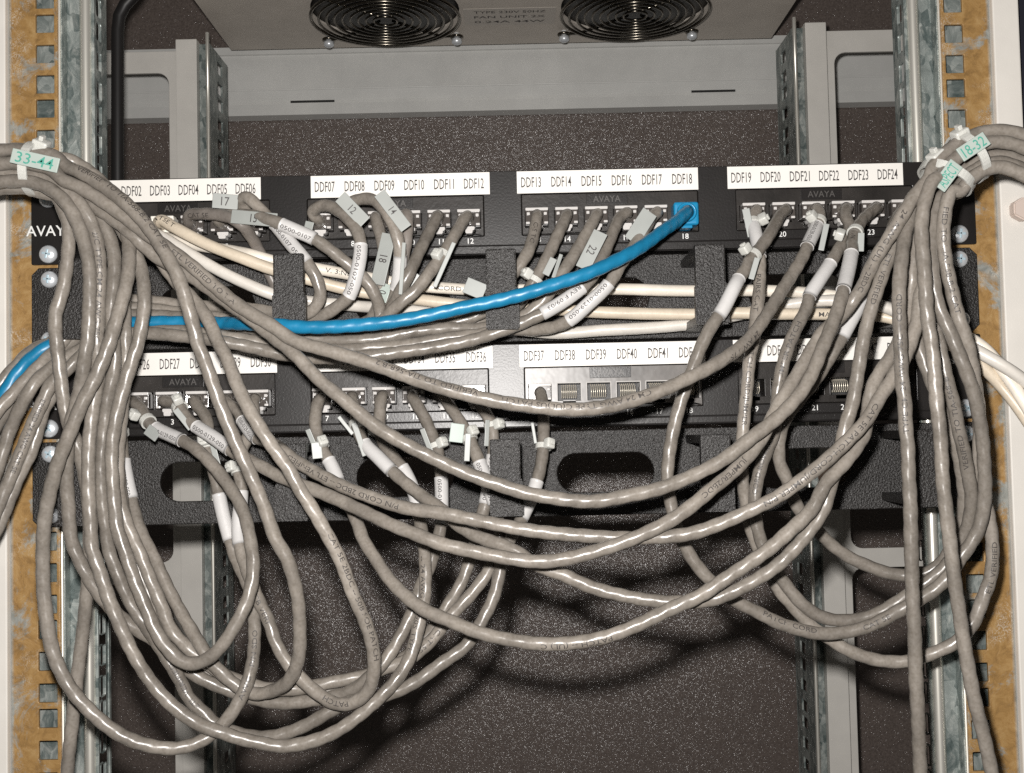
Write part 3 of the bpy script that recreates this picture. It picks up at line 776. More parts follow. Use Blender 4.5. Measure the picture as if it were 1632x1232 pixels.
cable('grey cable of the lowest wide swag, right bundle to the port under DDF31',
 [(507, 640, -22), (502, 675, -26), (510, 708, -29), (522, 730), (532, 749, -34), (546, 785), (566, 824, -46), (579, 860), (597, 888, -56), (620, 923), (648, 951, -68), (680, 974), (718, 990, -78),
 (766, 1009), (820, 1021, -84), (864, 1026), (927, 1023, -88), (975, 1012), (1023, 993), (1070, 970, -90), (1118, 948), (1161, 919), (1194, 897), (1228, 873, -90), (1261, 844), (1294, 811),
 (1316, 770, -86), (1342, 743), (1362, 717), (1378, 690, -80), (1384, 650), (1390, 617), (1402, 593, -76), (1420, 568), (1436, 535), (1446, 495, -74), (1451, 463), (1454, 430), (1459, 397, -74),
 (1468, 360), (1480, 322)] + RB(-2, 8)[::-1],
 port=('B', 7), sleeves=[(524, 735, 542, 766, '')], ties=[(511, 712, 513, 706)], tags=[(497, 700, 8, 34, -22, '', 4), (505, 718, 16, 26, -5, '', 5)], prints=[(975, 1005, 820, 1020, 'PATCH -- (UL) C', 0.45)])
cable('grey cable tucked under the lowest swag, right bundle to the port under DDF32',
 [(566, 655, -24), (569, 680, -27), (580, 706, -32), (602, 728), (626, 752, -40), (648, 771), (676, 793, -48), (704, 812), (731, 837, -58), (765, 857), (800, 868, -66), (832, 884), (857, 902),
 (895, 915, -72), (943, 936), (991, 949, -76), (1039, 957), (1086, 960, -80), (1137, 955), (1172, 941), (1205, 924, -82), (1239, 901), (1274, 866), (1296, 838), (1314, 809, -80), (1322, 779),
 (1335, 740), (1347, 679, -78), (1358, 646), (1366, 602), (1375, 547, -76), (1383, 513), (1392, 480), (1403, 447, -74), (1415, 413), (1427, 388, -76), (1447, 350), (1474, 310)] + RB(-4, 4)[::-1],
 port=('B', 8), sleeves=[(580, 705, 626, 752, '')], ties=[(568, 678, 571, 673)], tags=[(551, 678, 6, 36, -38, '', 4), (573, 700, 9, 56, -18, '', 5)], prints=[(1414, 408, 1378, 535, 'ETL VERIFIED', 0.0)])

# --- right bundle downwards
cable('grey cable hanging straight down at right, printed TYPE CM 24 AWG 75C',
 RB(-8, 6) + [(1486, 285, -72), (1470, 310, -80), (1458, 332), (1447, 357), (1440, 388, -88), (1435, 430), (1433, 463), (1433, 497), (1434, 530), (1436, 572, -92), (1438, 610), (1442, 643), (1443, 677), (1447, 710),
 (1448, 757, -90), (1451, 807), (1452, 857), (1454, 938), (1457, 999), (1459, 1063), (1462, 1126), (1465, 1190), (1468, 1270, -80)], prints=[(1442, 690, 1434, 420, 'TYPE CM 24 AWG 75C -- CORD', 0.0)])
cable('unprinted grey cable from the right bundle slanting down to the bottom right corner',
 RB(-3, -6) + [(1490, 283, -84), (1478, 308, -86), (1471, 333), (1468, 367), (1470, 397), (1473, 430), (1475, 463), (1477, 497), (1483, 538), (1488, 578, -92), (1493, 643), (1497, 677), (1500, 718), (1502, 758), (1507, 807),
 (1512, 848), (1517, 890), (1522, 932), (1530, 983), (1540, 1047), (1552, 1110), (1568, 1174), (1581, 1232), (1590, 1275, -80)])
cable('grey cable rightmost in the right bundle, looping under to the port under DDF19',
 RB(8, -4) + [(1518, 300, -78), (1509, 322), (1505, 345), (1503, 375), (1505, 398), (1508, 422), (1515, 455), (1523, 488), (1532, 517, -78), (1542, 547), (1548, 577), (1555, 618), (1560, 655, -68), (1561, 700), (1560, 740),
 (1562, 775, -60), (1572, 808), (1579, 840), (1582, 880, -56), (1578, 923), (1568, 950), (1549, 996, -52), (1521, 1025), (1489, 1040), (1451, 1053, -46), (1403, 1053), (1360, 1040), (1322, 1018, -42), (1289, 994),
 (1261, 963), (1239, 937, -42), (1222, 900), (1206, 868), (1197, 844), (1193, 830, -42), (1187, 790), (1183, 756), (1184, 690, -46), (1188, 646), (1192, 602), (1195, 570, -46), (1201, 542), (1205, 501), (1209, 475, -44),
 (1211, 447), (1211, 418), (1210, 402, -36), (1205, 375), (1199, 350, -26)],
 end=('A', 19), sleeves=[(1204, 356, 1211, 409, '')], ties=[(1205, 356, 1216, 349)], tags=[(1193, 355, 12, 46, -10, '', 4)],
 prints=[(1507, 330, 1530, 512, 'FIED TO TIA-568-B.2 CAT', 0.1), (1199, 545, 1186, 690, 'PATCH CORD/JUMPER P', 0.1), (1211, 440, 1207, 500, 'PAIRS CAT', -0.2), (1571, 945, 1579, 800, 'ETL VERIFIED', -0.3)])
cable('grey cable with white sleeve, from the port under DDF20 to the outer right loop',
 [(1244, 342, -24), (1235, 358), (1222, 381, -34), (1205, 403), (1194, 415), (1188, 429, -46), (1178, 443), (1150, 497, -58), (1138, 513), (1122, 543, -60), (1113, 563), (1102, 592), (1094, 614, -60), (1084, 644), (1073, 686, -58),
 (1066, 727), (1064, 768), (1070, 807, -56), (1078, 840), (1093, 873), (1106, 895), (1124, 917, -56), (1137, 930), (1155, 948), (1177, 961), (1208, 976, -56), (1239, 992), (1272, 1003), (1305, 1010), (1349, 1007, -54),
 (1382, 999), (1403, 990), (1444, 967, -56), (1482, 945), (1508, 923), (1529, 892, -60), (1548, 865), (1560, 843), (1567, 815, -66), (1570, 782), (1569, 748), (1567, 710), (1564, 685), (1559, 660), (1552, 627, -76),
 (1540, 593), (1528, 563), (1516, 533, -78), (1504, 508), (1494, 482), (1488, 450, -76), (1485, 420), (1484, 390), (1488, 350, -70), (1500, 312)] + RB(6, 0)[::-1],
 port=('A', 20), sleeves=[(1176, 445, 1147, 503, '')], ties=[(1200, 408, 1188, 397)], tags=[(1202, 428, 9, 36, 18, '', 6)], prints=[(1215, 975, 1300, 1008, 'PATCH CORD', 0.4), (1372, 1001, 1430, 978, 'CAT 5E', 0)])
cable('grey cable printed PATCH CORD below its white sleeve, from the port under DDF22',
 [(1346, 342, -24), (1353, 355), (1354, 372, -34), (1343, 388), (1331, 407, -40), (1322, 422), (1305, 448), (1289, 474, -50), (1287, 489), (1275, 511), (1263, 536), (1254, 560, -54), (1247, 585), (1242, 607), (1239, 631),
 (1237, 665, -50), (1234, 690), (1225, 712), (1214, 739), (1208, 762, -46), (1203, 790), (1204, 824), (1212, 860, -42), (1227, 895), (1248, 926), (1273, 957), (1299, 978, -44), (1321, 987), (1349, 989), (1395, 979, -46),
 (1440, 953), (1480, 926), (1503, 907, -50), (1525, 878), (1540, 845), (1547, 815, -58), (1549, 790), (1543, 757), (1536, 718, -70), (1528, 685), (1520, 643), (1510, 610, -76), (1503, 577), (1498, 555), (1490, 515),
 (1485, 480, -72), (1483, 440), (1486, 400), (1493, 350), (1504, 312)] + RB(4, 8)[::-1],
 port=('A', 22), sleeves=[(1324, 418, 1290, 473, '')], prints=[(1243, 610, 1287, 490, 'JUMPER PATCH', 0.0), (1204, 788, 1236, 690, 'CORD ROW/DOD', 0.1), (1541, 745, 1503, 575, 'VERIFIED TO TIA-568-B', 0.1)])
cable('grey cable with white sleeve low on its slant, from the port under DDF24',
 [(1430, 345, -22), (1419, 372, -28), (1406, 408), (1392, 445, -44), (1381, 465), (1362, 500, -52), (1342, 537), (1325, 566), (1310, 590, -54), (1290, 618), (1268, 645), (1250, 672, -48), (1243, 695), (1241, 717), (1243, 739),
 (1254, 763, -40), (1265, 796), (1274, 813), (1290, 832), (1305, 848, -36), (1327, 870), (1353, 888), (1382, 901), (1410, 912, -36), (1440, 917), (1477, 913), (1502, 895, -44), (1519, 868), (1529, 840), (1537, 800, -54),
 (1534, 760), (1522, 705, -64), (1515, 685), (1507, 660), (1491, 625, -66), (1476, 585), (1467, 560), (1462, 535, -62), (1466, 500), (1474, 460), (1483, 420), (1494, 350, -62), (1506, 310)] + RB(8, 7)[::-1],
 port=('A', 24), sleeves=[(1381, 465, 1342, 537, '')])

# --- cables of the upper panel lying in the manager
G2 = 'cables lying in the upper manager'
cable('grey cable from the port under DDF13, bending left behind the middle ring',
 [(851, 372, -28), (841, 403, -34), (829, 422, -35), (812, 445, -33), (792, 478, -28), (770, 498, -26), (726, 514), (660, 521, -26), (580, 527), (500, 527), (440, 521), (380, 512), (300, 500), (205, 490, -30),
 (150, 497), (110, 530, -36), (79, 547), (51, 558, -44), (22, 587), (0, 612), (-20, 645, -50)], port=('A', 13), mgr=True, group=G2, prints=[(851, 360, 832, 420, 'C-5 TC', 0)])
cable('grey cable with nylon tie from the port under DDF14, bending left',
 [(884, 385, -28), (868, 419, -34), (851, 448, -36), (836, 472), (815, 497, -35), (777, 522, -34), (716, 523), (664, 528), (611, 538), (558, 543, -36), (487, 538), (420, 527), (350, 515), (280, 505, -34), (205, 503),
 (150, 515), (110, 548, -40), (79, 571), (51, 591), (22, 632), (0, 669, -48), (-20, 700)], port=('A', 14), mgr=True, group=G2, ties=[(852, 446, 840, 436)], tags=[(876, 425, 12, 30, 28, '', 4)])
cable('grey cable without tag from the port under DDF15, running left below the blue cable',
 [(929, 382, -28), (907, 419, -38), (886, 448, -40), (868, 477), (833, 505, -37), (800, 522, -36), (777, 531), (717, 538), (657, 549), (600, 554), (540, 558, -42), (455, 553), (400, 543), (330, 533), (284, 527),
 (233, 530, -42), (170, 536), (120, 562), (79, 588, -48), (59, 606), (37, 640), (18, 680), (0, 735, -54), (-14, 775)], port=('A', 15), mgr=True, group=G2, tags=[(888, 424, 6, 40, 20, '', 4)])
cable('grey cable tagged 22 with white sleeve, from the port under DDF16',
 [(989, 345, -22), (976, 372, -29), (963, 403, -36), (941, 445, -42), (928, 458), (895, 482), (864, 500, -42), (833, 514, -37), (800, 527, -36), (752, 542), (700, 552), (640, 561), (580, 568, -44), (520, 571), (455, 566),
 (412, 556), (364, 546), (300, 537), (205, 532, -44), (150, 548), (110, 587), (85, 607, -52), (68, 640), (50, 680), (34, 719), (19, 756), (0, 800, -56), (-14, 835)], port=('A', 16), mgr=True, group=G2,
 sleeves=[(928, 458, 863, 501, 'REV F 09/03')], tags=[(943, 399, 24, 66, 28, '22', 7)], prints=[(72, 630, 20, 755, 'VERIFIED 24 AWG CAT 5E', 0.0)])
cable('grey cable with blank tag and white sleeve, from the port under DDF17',
 [(1040, 345, -20), (1026, 368, -30), (1010, 393, -38), (988, 424, -44), (970, 453), (937, 485), (905, 512, -40), (875, 523, -30), (830, 526, -24), (777, 514, -18), (700, 520, -15), (600, 526), (487, 520), (440, 512),
 (300, 495), (205, 490, -18), (150, 503), (110, 562), (85, 627, -54), (71, 650), (62, 680), (49, 722), (32, 755), (15, 796), (2, 828), (-12, 858, -56)], port=('A', 17), mgr=True, group=G2,
 sleeves=[(970, 454, 905, 511, SN)], tags=[(1021, 361, 26, 56, 34, '', 7)])
cable('grey cable tagged 17, bowing over from the port under DDF06',
 [(392, 338, -18), (384, 318, -30), (392, 313, -36), (404, 322, -42), (426, 345), (438, 357, -44), (465, 390), (491, 421, -44), (505, 445), (511, 470, -40), (503, 490, -36), (482, 503, -30), (440, 498, -22), (380, 490),
 (300, 487), (205, 478, -24), (150, 488), (100, 545, -46), (50, 596), (0, 650), (-14, 668, -52)], port=('A', 6), mgr=True, group=G2, sleeves=[(438, 357, 490, 421, '0500-0107 0500')], tags=[(359, 321, 40, 24, 4, '17', 5)])
cable('grey cable tagged 15, slanting from the port under DDF05 to the blue cable',
 [(348, 342, -18), (372, 342, -27), (405, 344, -34), (435, 352, -36), (450, 358), (475, 369), (500, 380, -38), (532, 403), (558, 424, -40), (584, 448, -42), (601, 477), (606, 503, -40), (604, 527, -30), (592, 545, -18), (560, 550, -12), (500, 540, -10), (465, 530, -10)],
 port=('A', 5), mgr=True, group=G2, sleeves=[(450, 358, 500, 380, '0500-0107')], tags=[(405, 348, 78, 22, 8, '15', 4)])
cable('dark grey cable lying level in front of the port under DDF04',
 [(300, 343, -16), (318, 341, -26), (342, 342, -27), (366, 346, -26), (385, 358, -22), (405, 385, -16), (425, 425, -10), (445, 470, -9), (462, 500, -9)], port=('A', 4), mgr=True, group=G2, mat=M_DGREY, prints=[(305, 341, 345, 342, 'CAT 5E', -0.2)])
cable('grey cable tagged 12 with white sleeve, arching from the port under DDF07',
 [(497, 338, -16), (508, 329, -26), (523, 328, -32), (540, 336, -37), (555, 348), (571, 372, -42), (575, 392), (572, 420), (556, 473, -44), (542, 485), (519, 501, -38), (490, 510, -28), (455, 512, -16)],
 port=('A', 7), mgr=True, group=G2, sleeves=[(575, 391, 556, 474, '0500-0107-050')], tags=[(562, 334, 22, 58, -43, '12', 6), (492, 362, 14, 18, 15, '', 3)])
cable('grey cable tagged 14, arching from the port under DDF08',
 [(550, 330, -18), (569, 319, -30), (595, 318, -38), (612, 333, -43), (628, 362, -45), (637, 395, -45), (637, 430), (630, 468, -42), (620, 492, -36), (602, 518, -22), (560, 528, -14), (500, 522, -10), (460, 516, -10)],
 port=('A', 8), mgr=True, group=G2, sleeves=[(640, 405, 632, 462, '')], tags=[(626, 336, 20, 72, -36, '14', 6), (641, 428, 6, 84, 5, '', 8)])
cable('grey cable tagged 18, coming straight down from the port under DDF09',
 [(598, 345, -18), (604, 366, -26), (611, 396, -31), (611, 430, -31), (605, 465), (601, 490, -26), (590, 510, -18), (540, 522, -10), (460, 508, -9)], port=('A', 9), mgr=True, group=G2,
 tags=[(611, 413, 24, 84, 14, '18', 6), (610, 466, 22, 30, 20, '0', 3)])
cable('dark grey cable turning down sharply from the port under DDF10 behind tag 14',
 [(647, 340, -20), (649, 344, -30), (649, 362, -33), (647, 390, -31), (638, 430, -28), (626, 470, -26), (610, 500, -20), (560, 520, -9), (460, 522, -8)], port=('A', 10), mgr=True, group=G2, mat=M_DGREY, tags=[(657, 446, 22, 26, 40, '', -2)])
cable('plain grey cable slanting left from the port under DDF11',
 [(698, 343, -16), (686, 366, -26), (670, 398, -34), (654, 432), (638, 464, -38), (624, 491, -36), (608, 516, -28), (570, 533, -16), (460, 526, -12)], port=('A', 11), mgr=True, group=G2, prints=[(630, 480, 616, 506, 'VER', 0)])
cable('grey cable slanting left from the port under DDF12, tag standing edge on',
 [(743, 345, -18), (726, 372, -28), (708, 403, -36), (686, 432), (664, 461, -42), (637, 484), (620, 500, -40), (600, 520, -30), (560, 538, -20), (460, 532, -14)], port=('A', 12), mgr=True, group=G2,
 ties=[(706, 408, 700, 406)], tags=[(708, 422, 7, 78, 25, '', 5), (757, 460, 34, 26, 24, '', 3)])

G3 = 'pale cables through the upper manager'
cable('cream network cable, uppermost of the pale ones through the upper manager',
 [(175, 352, -20), (215, 365, -16), (262, 378, -14), (300, 388, -12), (392, 404, -12), (437, 416, -12), (503, 428, -12), (555, 437), (600, 445), (660, 455), (740, 461, -12), (800, 463, -12), (860, 461), (928, 461), (991, 461),
 (1117, 464, -12), (1190, 463), (1278, 466, -14), (1330, 472), (1404, 487, -22), (1440, 500, -26), (1500, 522, -38), (1552, 543, -46), (1577, 563), (1602, 596), (1632, 640), (1660, 690, -54)],
 port=('A', 1), mat=M_CREAM, r=2.9, mgr=True, group=G3, plug='none', prints=[(520, 431, 570, 440, 'V. 3:NET', 0.1), (700, 457, 740, 462, 'CORD', 0)])
cable('beige network cable from the white plug under DDF03, through the upper manager',
 [(256, 349, -18), (270, 358), (286, 367, -24), (341, 394, -25), (398, 416, -25), (437, 430, -23), (513, 451, -20), (548, 460), (600, 469), (663, 477, -20), (703, 482), (780, 490, -18), (893, 494), (964, 498), (1120, 501, -18),
 (1175, 499), (1234, 500), (1307, 501, -20), (1398, 503, -24), (1440, 513), (1500, 541, -38), (1563, 581, -46), (1585, 603), (1610, 632), (1632, 662), (1660, 705, -50)],
 port=('A', 3), mat=M_BEIGE, r=2.9, mgr=True, group=G3, plug='white', prints=[(254, 356, 298, 377, 'CAT5E T', 0.25), (1303, 501, 1326, 502, 'MA', 0)])
cable('bright white network cable slanting under the beige one at left',
 [(203, 352, -14), (230, 364, -18), (262, 380, -20), (284, 393, -21), (327, 419, -22), (369, 441, -23), (437, 470, -22), (490, 480, -18), (560, 487), (640, 493, -12), (720, 503, -12), (800, 520, -12), (885, 531), (964, 526), (1043, 522),
 (1120, 514, -13), (1170, 503), (1248, 487, -20), (1314, 479, -22), (1360, 481), (1410, 489, -28), (1440, 503), (1500, 531, -44), (1540, 550), (1580, 572, -48), (1610, 590), (1632, 606), (1660, 630, -52)],
 port=('A', 2), mat=M_WHITE, r=2.9, mgr=True, group=G3, plug='none')
cable('bright blue patch cable from the blue boot under DDF18, running to the left edge',
 [(1078, 353, -28), (1058, 367, -38), (1030, 388, -50), (991, 411, -57), (938, 435, -60), (885, 453), (833, 469, -62), (780, 482, -62), (743, 489), (690, 501), (637, 511, -62), (584, 517), (532, 521), (479, 521, -62), (440, 518),
 (400, 516, -60), (340, 515, -48), (284, 514, -40), (199, 515, -34), (150, 522, -31), (110, 538, -32), (79, 551, -42), (44, 576, -52), (22, 603), (0, 640), (-20, 675, -58)], port=('A', 18), mat=M_BLUE, r=3.05, plug='blue', group=None)

# ---- solve depths: cables that overlap in the picture must pass one in front of the other
def catmull(P, step):
    """P (n,3): pixels and depth; sampled about every `step` pixels"""
    P = np.asarray(P, float)
    Q = np.vstack([2 * P[0] - P[1], P, 2 * P[-1] - P[-2]])
    out = []
    for i in range(1, len(Q) - 2):
        p0, p1, p2, p3 = Q[i - 1:i + 3]
        d = [max(np.linalg.norm((b - a)[:2]) ** 0.5, 0.3) for a, b in ((p0, p1), (p1, p2), (p2, p3))]
        t0, t1 = 0, d[0]; t2 = t1 + d[1]; t3 = t2 + d[2]
        n = max(2, int(np.linalg.norm((p2 - p1)[:2]) / step))
        for t in np.linspace(t1, t2, n, endpoint=False):
            A1 = (t1 - t) / (t1 - t0) * p0 + (t - t0) / (t1 - t0) * p1
            A2 = (t2 - t) / (t2 - t1) * p1 + (t - t1) / (t2 - t1) * p2
            A3 = (t3 - t) / (t3 - t2) * p2 + (t - t2) / (t3 - t2) * p3
            B1 = (t2 - t) / (t2 - t0) * A1 + (t - t0) / (t2 - t0) * A2
            B2 = (t3 - t) / (t3 - t1) * A2 + (t - t1) / (t3 - t1) * A3
            out.append((t2 - t) / (t2 - t1) * B1 + (t - t1) / (t2 - t1) * B2)
    out.append(P[-1])
    return np.array(out)

def smooth1(a, n):
    for _ in range(n):
        a = a.copy(); a[1:-1] = 0.25 * a[:-2] + 0.5 * a[1:-1] + 0.25 * a[2:]
    return a

ringbox = []
for z0_ in (-44.45, -133.35):
    for x in RING_X:
        a = proj((x - 7.6, -48, z0_ - 3)); b = proj((x + 7.6, -48, z0_ - 42))
        ringbox.append((a[0] - 11, b[0] + 11, a[1] - 6, b[1] + 10))

SMP = []
for c in CB:
    P = []
    for p in c['pts']: P.append([p[0], p[1], p[2] if len(p) > 2 else np.nan])
    P = np.array(P)
    c['s0'] = c['s1'] = False
    for key, first in (('port', True), ('end', False)):
        if c[key]:
            x, z = port_pos(*c[key])
            zz = z - 0.4
            e0 = [*proj((x, -7, zz)), -7.0]; e1 = [*proj((x, -13, zz - 0.3)), -13.0]
            P = np.vstack([[e0, e1], P]) if first else np.vstack([P, [e1, e0]])
            c['s0' if first else 's1'] = True
    k = np.arange(len(P)); ok = ~np.isnan(P[:, 2])
    d = np.concatenate([[0], np.cumsum(np.linalg.norm(np.diff(P[:, :2], axis=0), axis=1))])
    P[:, 2] = np.interp(d, d[ok], P[ok, 2])
    s = catmull(P, 6.0)
    s[:, 2] = smooth1(s[:, 2], 3)
    c['smp'] = s
off = np.concatenate([[0], np.cumsum([len(c['smp']) for c in CB])])
XYZ = np.concatenate([c['smp'] for c in CB])
cid = np.concatenate([np.full(len(c['smp']), i) for i, c in enumerate(CB)])
radv = np.array([c['r'] for c in CB])[cid]
fixed = np.zeros(len(XYZ), bool)
for i, c in enumerate(CB):
    if c['s0']: fixed[off[i]:off[i] + 3] = True
    if c['s1']: fixed[off[i + 1] - 3:off[i + 1]] = True
mmpp = (-CAM[1] - 65) / F_PX
cell = {}
for i, (x, y) in enumerate(XYZ[:, :2]): cell.setdefault((int(x // 24), int(y // 24)), []).append(i)
pa, pb = [], []
for (cx, cy), lst in cell.items():
    for dx, dy in ((0, 0), (1, 0), (0, 1), (1, 1), (1, -1)):
        for i in lst:
            for j in cell.get((cx + dx, cy + dy), ()):
                if (dx, dy) == (0, 0) and j <= i: continue
                if cid[i] == cid[j] and abs(i - j) < 18: continue
                pa.append(i); pb.append(j)
pa, pb = np.array(pa), np.array(pb)
sw = pa > pb; pa[sw], pb[sw] = pb[sw], pa[sw]
ll = np.linalg.norm(XYZ[pa, :2] - XYZ[pb, :2], axis=1) * mmpp
RR = (radv[pa] + radv[pb]) * 1.03
k = ll < RR * 0.98
pa, pb, ll, RR = pa[k], pb[k], ll[k], RR[k]
need = np.sqrt(RR ** 2 - ll ** 2)
# which of the two is in front: agreed along each stretch where they overlap
sg = np.sign(XYZ[pb, 2] - XYZ[pa, 2]); dz = XYZ[pb, 2] - XYZ[pa, 2]
groups = {}
order = np.lexsort((pa, cid[pb], cid[pa]))
last, gid = None, -1
gids = np.zeros(len(pa), int)
for q in order:
    key = (cid[pa[q]], cid[pb[q]])
    if last is None or last[0] != key or pa[q] - last[1] > 6: gid += 1
    gids[q] = gid; last = (key, pa[q])
sums = np.zeros(gid + 1); np.add.at(sums, gids, dz * need)
sg = np.sign(sums[gids]); sg[sg == 0] = 1
authored = XYZ[:, 2].copy()
Y = authored.copy()
inbox = np.zeros(len(Y), bool)
for a, b, c_, d_ in ringbox: inbox |= (XYZ[:, 0] > a) & (XYZ[:, 0] < b) & (XYZ[:, 1] > c_) & (XYZ[:, 1] < d_)
front = authored < -47
nearpanel = (XYZ[:, 0] > 45) & (XYZ[:, 0] < 1570) & (XYZ[:, 1] > 262) & (XYZ[:, 1] < 840)
for it in range(260):
    d = (Y[pb] - Y[pa]) * sg
    v = np.maximum(need - d, 0) * 0.5
    acc = np.zeros(len(Y)); cnt = np.zeros(len(Y))
    np.add.at(acc, pa, -sg * v); np.add.at(acc, pb, sg * v)
    np.add.at(cnt, pa, v > 1e-3); np.add.at(cnt, pb, v > 1e-3)
    Y = Y + np.clip(acc / np.maximum(cnt, 1) * 1.0, -1.5, 1.5)
    Y += (authored - Y) * 0.01
    for i in range(len(CB)):
        Y[off[i]:off[i + 1]] = smooth1(Y[off[i]:off[i + 1]], 2 if it < 240 else 1)
    lim = np.where(nearpanel, -radv - 1.0, 40)
    Y = np.minimum(Y, lim)
    Y = np.where(inbox & front, np.minimum(Y, -49 - radv - 1.2), Y)
    Y = np.where(inbox & ~front, np.maximum(Y, -43.0 + radv + 0.5), Y)
    Y[fixed] = authored[fixed]
XYZ[:, 2] = Y
d = (Y[pb] - Y[pa]) * sg
print('cable overlap left (mm): mean %.2f max %.2f over %d pairs' % (np.maximum(need - d, 0).mean(), np.maximum(need - d, 0).max(), len(pa)))

def frames(P):
    T = np.gradient(P, axis=0); T /= np.linalg.norm(T, axis=1)[:, None] + 1e-12
    vd = CAM[None] - P; vd /= np.linalg.norm(vd, axis=1)[:, None]
    Nn = vd - (vd * T).sum(1)[:, None] * T
    Nn /= np.linalg.norm(Nn, axis=1)[:, None] + 1e-9
    return T, Nn, np.cross(Nn, T)

def wrap_text(mb, P, S_, s_a, s_b, string, r, h, phi, mat, width=None, gap=0.09):
    """letters laid round a cable: from arc length s_a towards s_b; upright as read along that direction"""
    V, Fc = text(string)
    sgn = 1 if s_b >= s_a else -1
    k = (abs(s_b - s_a) / V[:, 0].max()) if width is None else width
    k = min(k, h * 1.35)
    T, Nn, B = frames(P)
    s = s_a + sgn * V[:, 0] * k
    y = (V[:, 1] - 0.5) * h
    ip = lambda A: np.stack([np.interp(s, S_, A[:, q]) for q in range(3)], 1)
    C, NN, BB = ip(P), ip(Nn), ip(B) * sgn
    NN /= np.linalg.norm(NN, axis=1)[:, None]; BB /= np.linalg.norm(BB, axis=1)[:, None]
    a = phi + y / r
    mb.add(C + (r + gap) * (np.cos(a)[:, None] * NN + np.sin(a)[:, None] * BB), Fc, mat)

def orient(axis, up):
    """4x4 whose z is axis, y close to up"""
    z = Vector(axis).normalized(); y = Vector(up); x = y.cross(z).normalized(); y = z.cross(x)
    return Matrix((x, y, z)).transposed().to_4x4()

PLUGN = 0
def add_plug(c, parent, port):
    x, z = port_pos(*port)
    kind = c['plug']
    mb = MB()
    if kind == 'blue':
        mb.box((x - 6.3, -8.5, z - 6.6), (x + 6.3, 3, z + 5.2), 1.6, 0, 3)
        mb.lathe([(5.0, 0), (4.9, 2.0), (4.5, 2.8), (3.7, 2.8), (3.5, 1.0), (0.1, 1.0)], Matrix.Translation((x, -8.3, z - 0.4)) @ Matrix.Rotation(math.pi / 2, 4, 'X'), 24, 0)
        mb.box((x - 2.9, -8.2, z - 8.2), (x + 2.9, 2, z - 6.7), 0.4)
        mb.build('plug_boot', [M_BLUEP], parent)
        return
    m0 = M_WHITEP if kind == 'white' else M_PLUG
    mb.box((x - 5.75, -6.2, z - 4.2), (x + 5.75, 10, z + 3.6), 0.5, 0)
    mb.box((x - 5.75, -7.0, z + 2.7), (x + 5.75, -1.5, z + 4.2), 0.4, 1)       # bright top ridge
    for s in (-1, 1):
        mb.box((x + s * 4.3 - 0.8, -6.9, z + 0.4), (x + s * 4.3 + 0.8, -5.9, z + 1.9), 0.35, 1)
        mb.box((x + s * 4.6 - 1.0, -6.7, z - 4.1), (x + s * 4.6 + 1.0, -5.9, z - 2.9), 0.3, 1)
        mb.box((x + s * 5.45 - 0.25, -6.6, z - 3.9), (x + s * 5.45 + 0.25, -6.0, z + 2.4), 0.15, 0)
    mb.prism([(x - 3.0, z - 4.4), (x + 3.0, z - 4.4), (x + 2.6, z - 6.3), (x - 2.6, z - 6.3)], -5.5, 6, 0.3, 1)   # latch
    mb.prism([(x - 1.9, z - 6.3), (x + 1.9, z - 6.3), (x + 1.7, z - 8.0), (x - 1.7, z - 8.0)], -6.8, -1, 0.25, 1)
    for q in range(8):
        mb.box((x - 3.75 + q * 1.03, 2, z + 3.62), (x - 3.3 + q * 1.03, 8, z + 3.75), 0, 2)
    mb.build('plug', [m0, M_CLEAR if kind != 'white' else M_WHITEP, M_GOLD], parent)

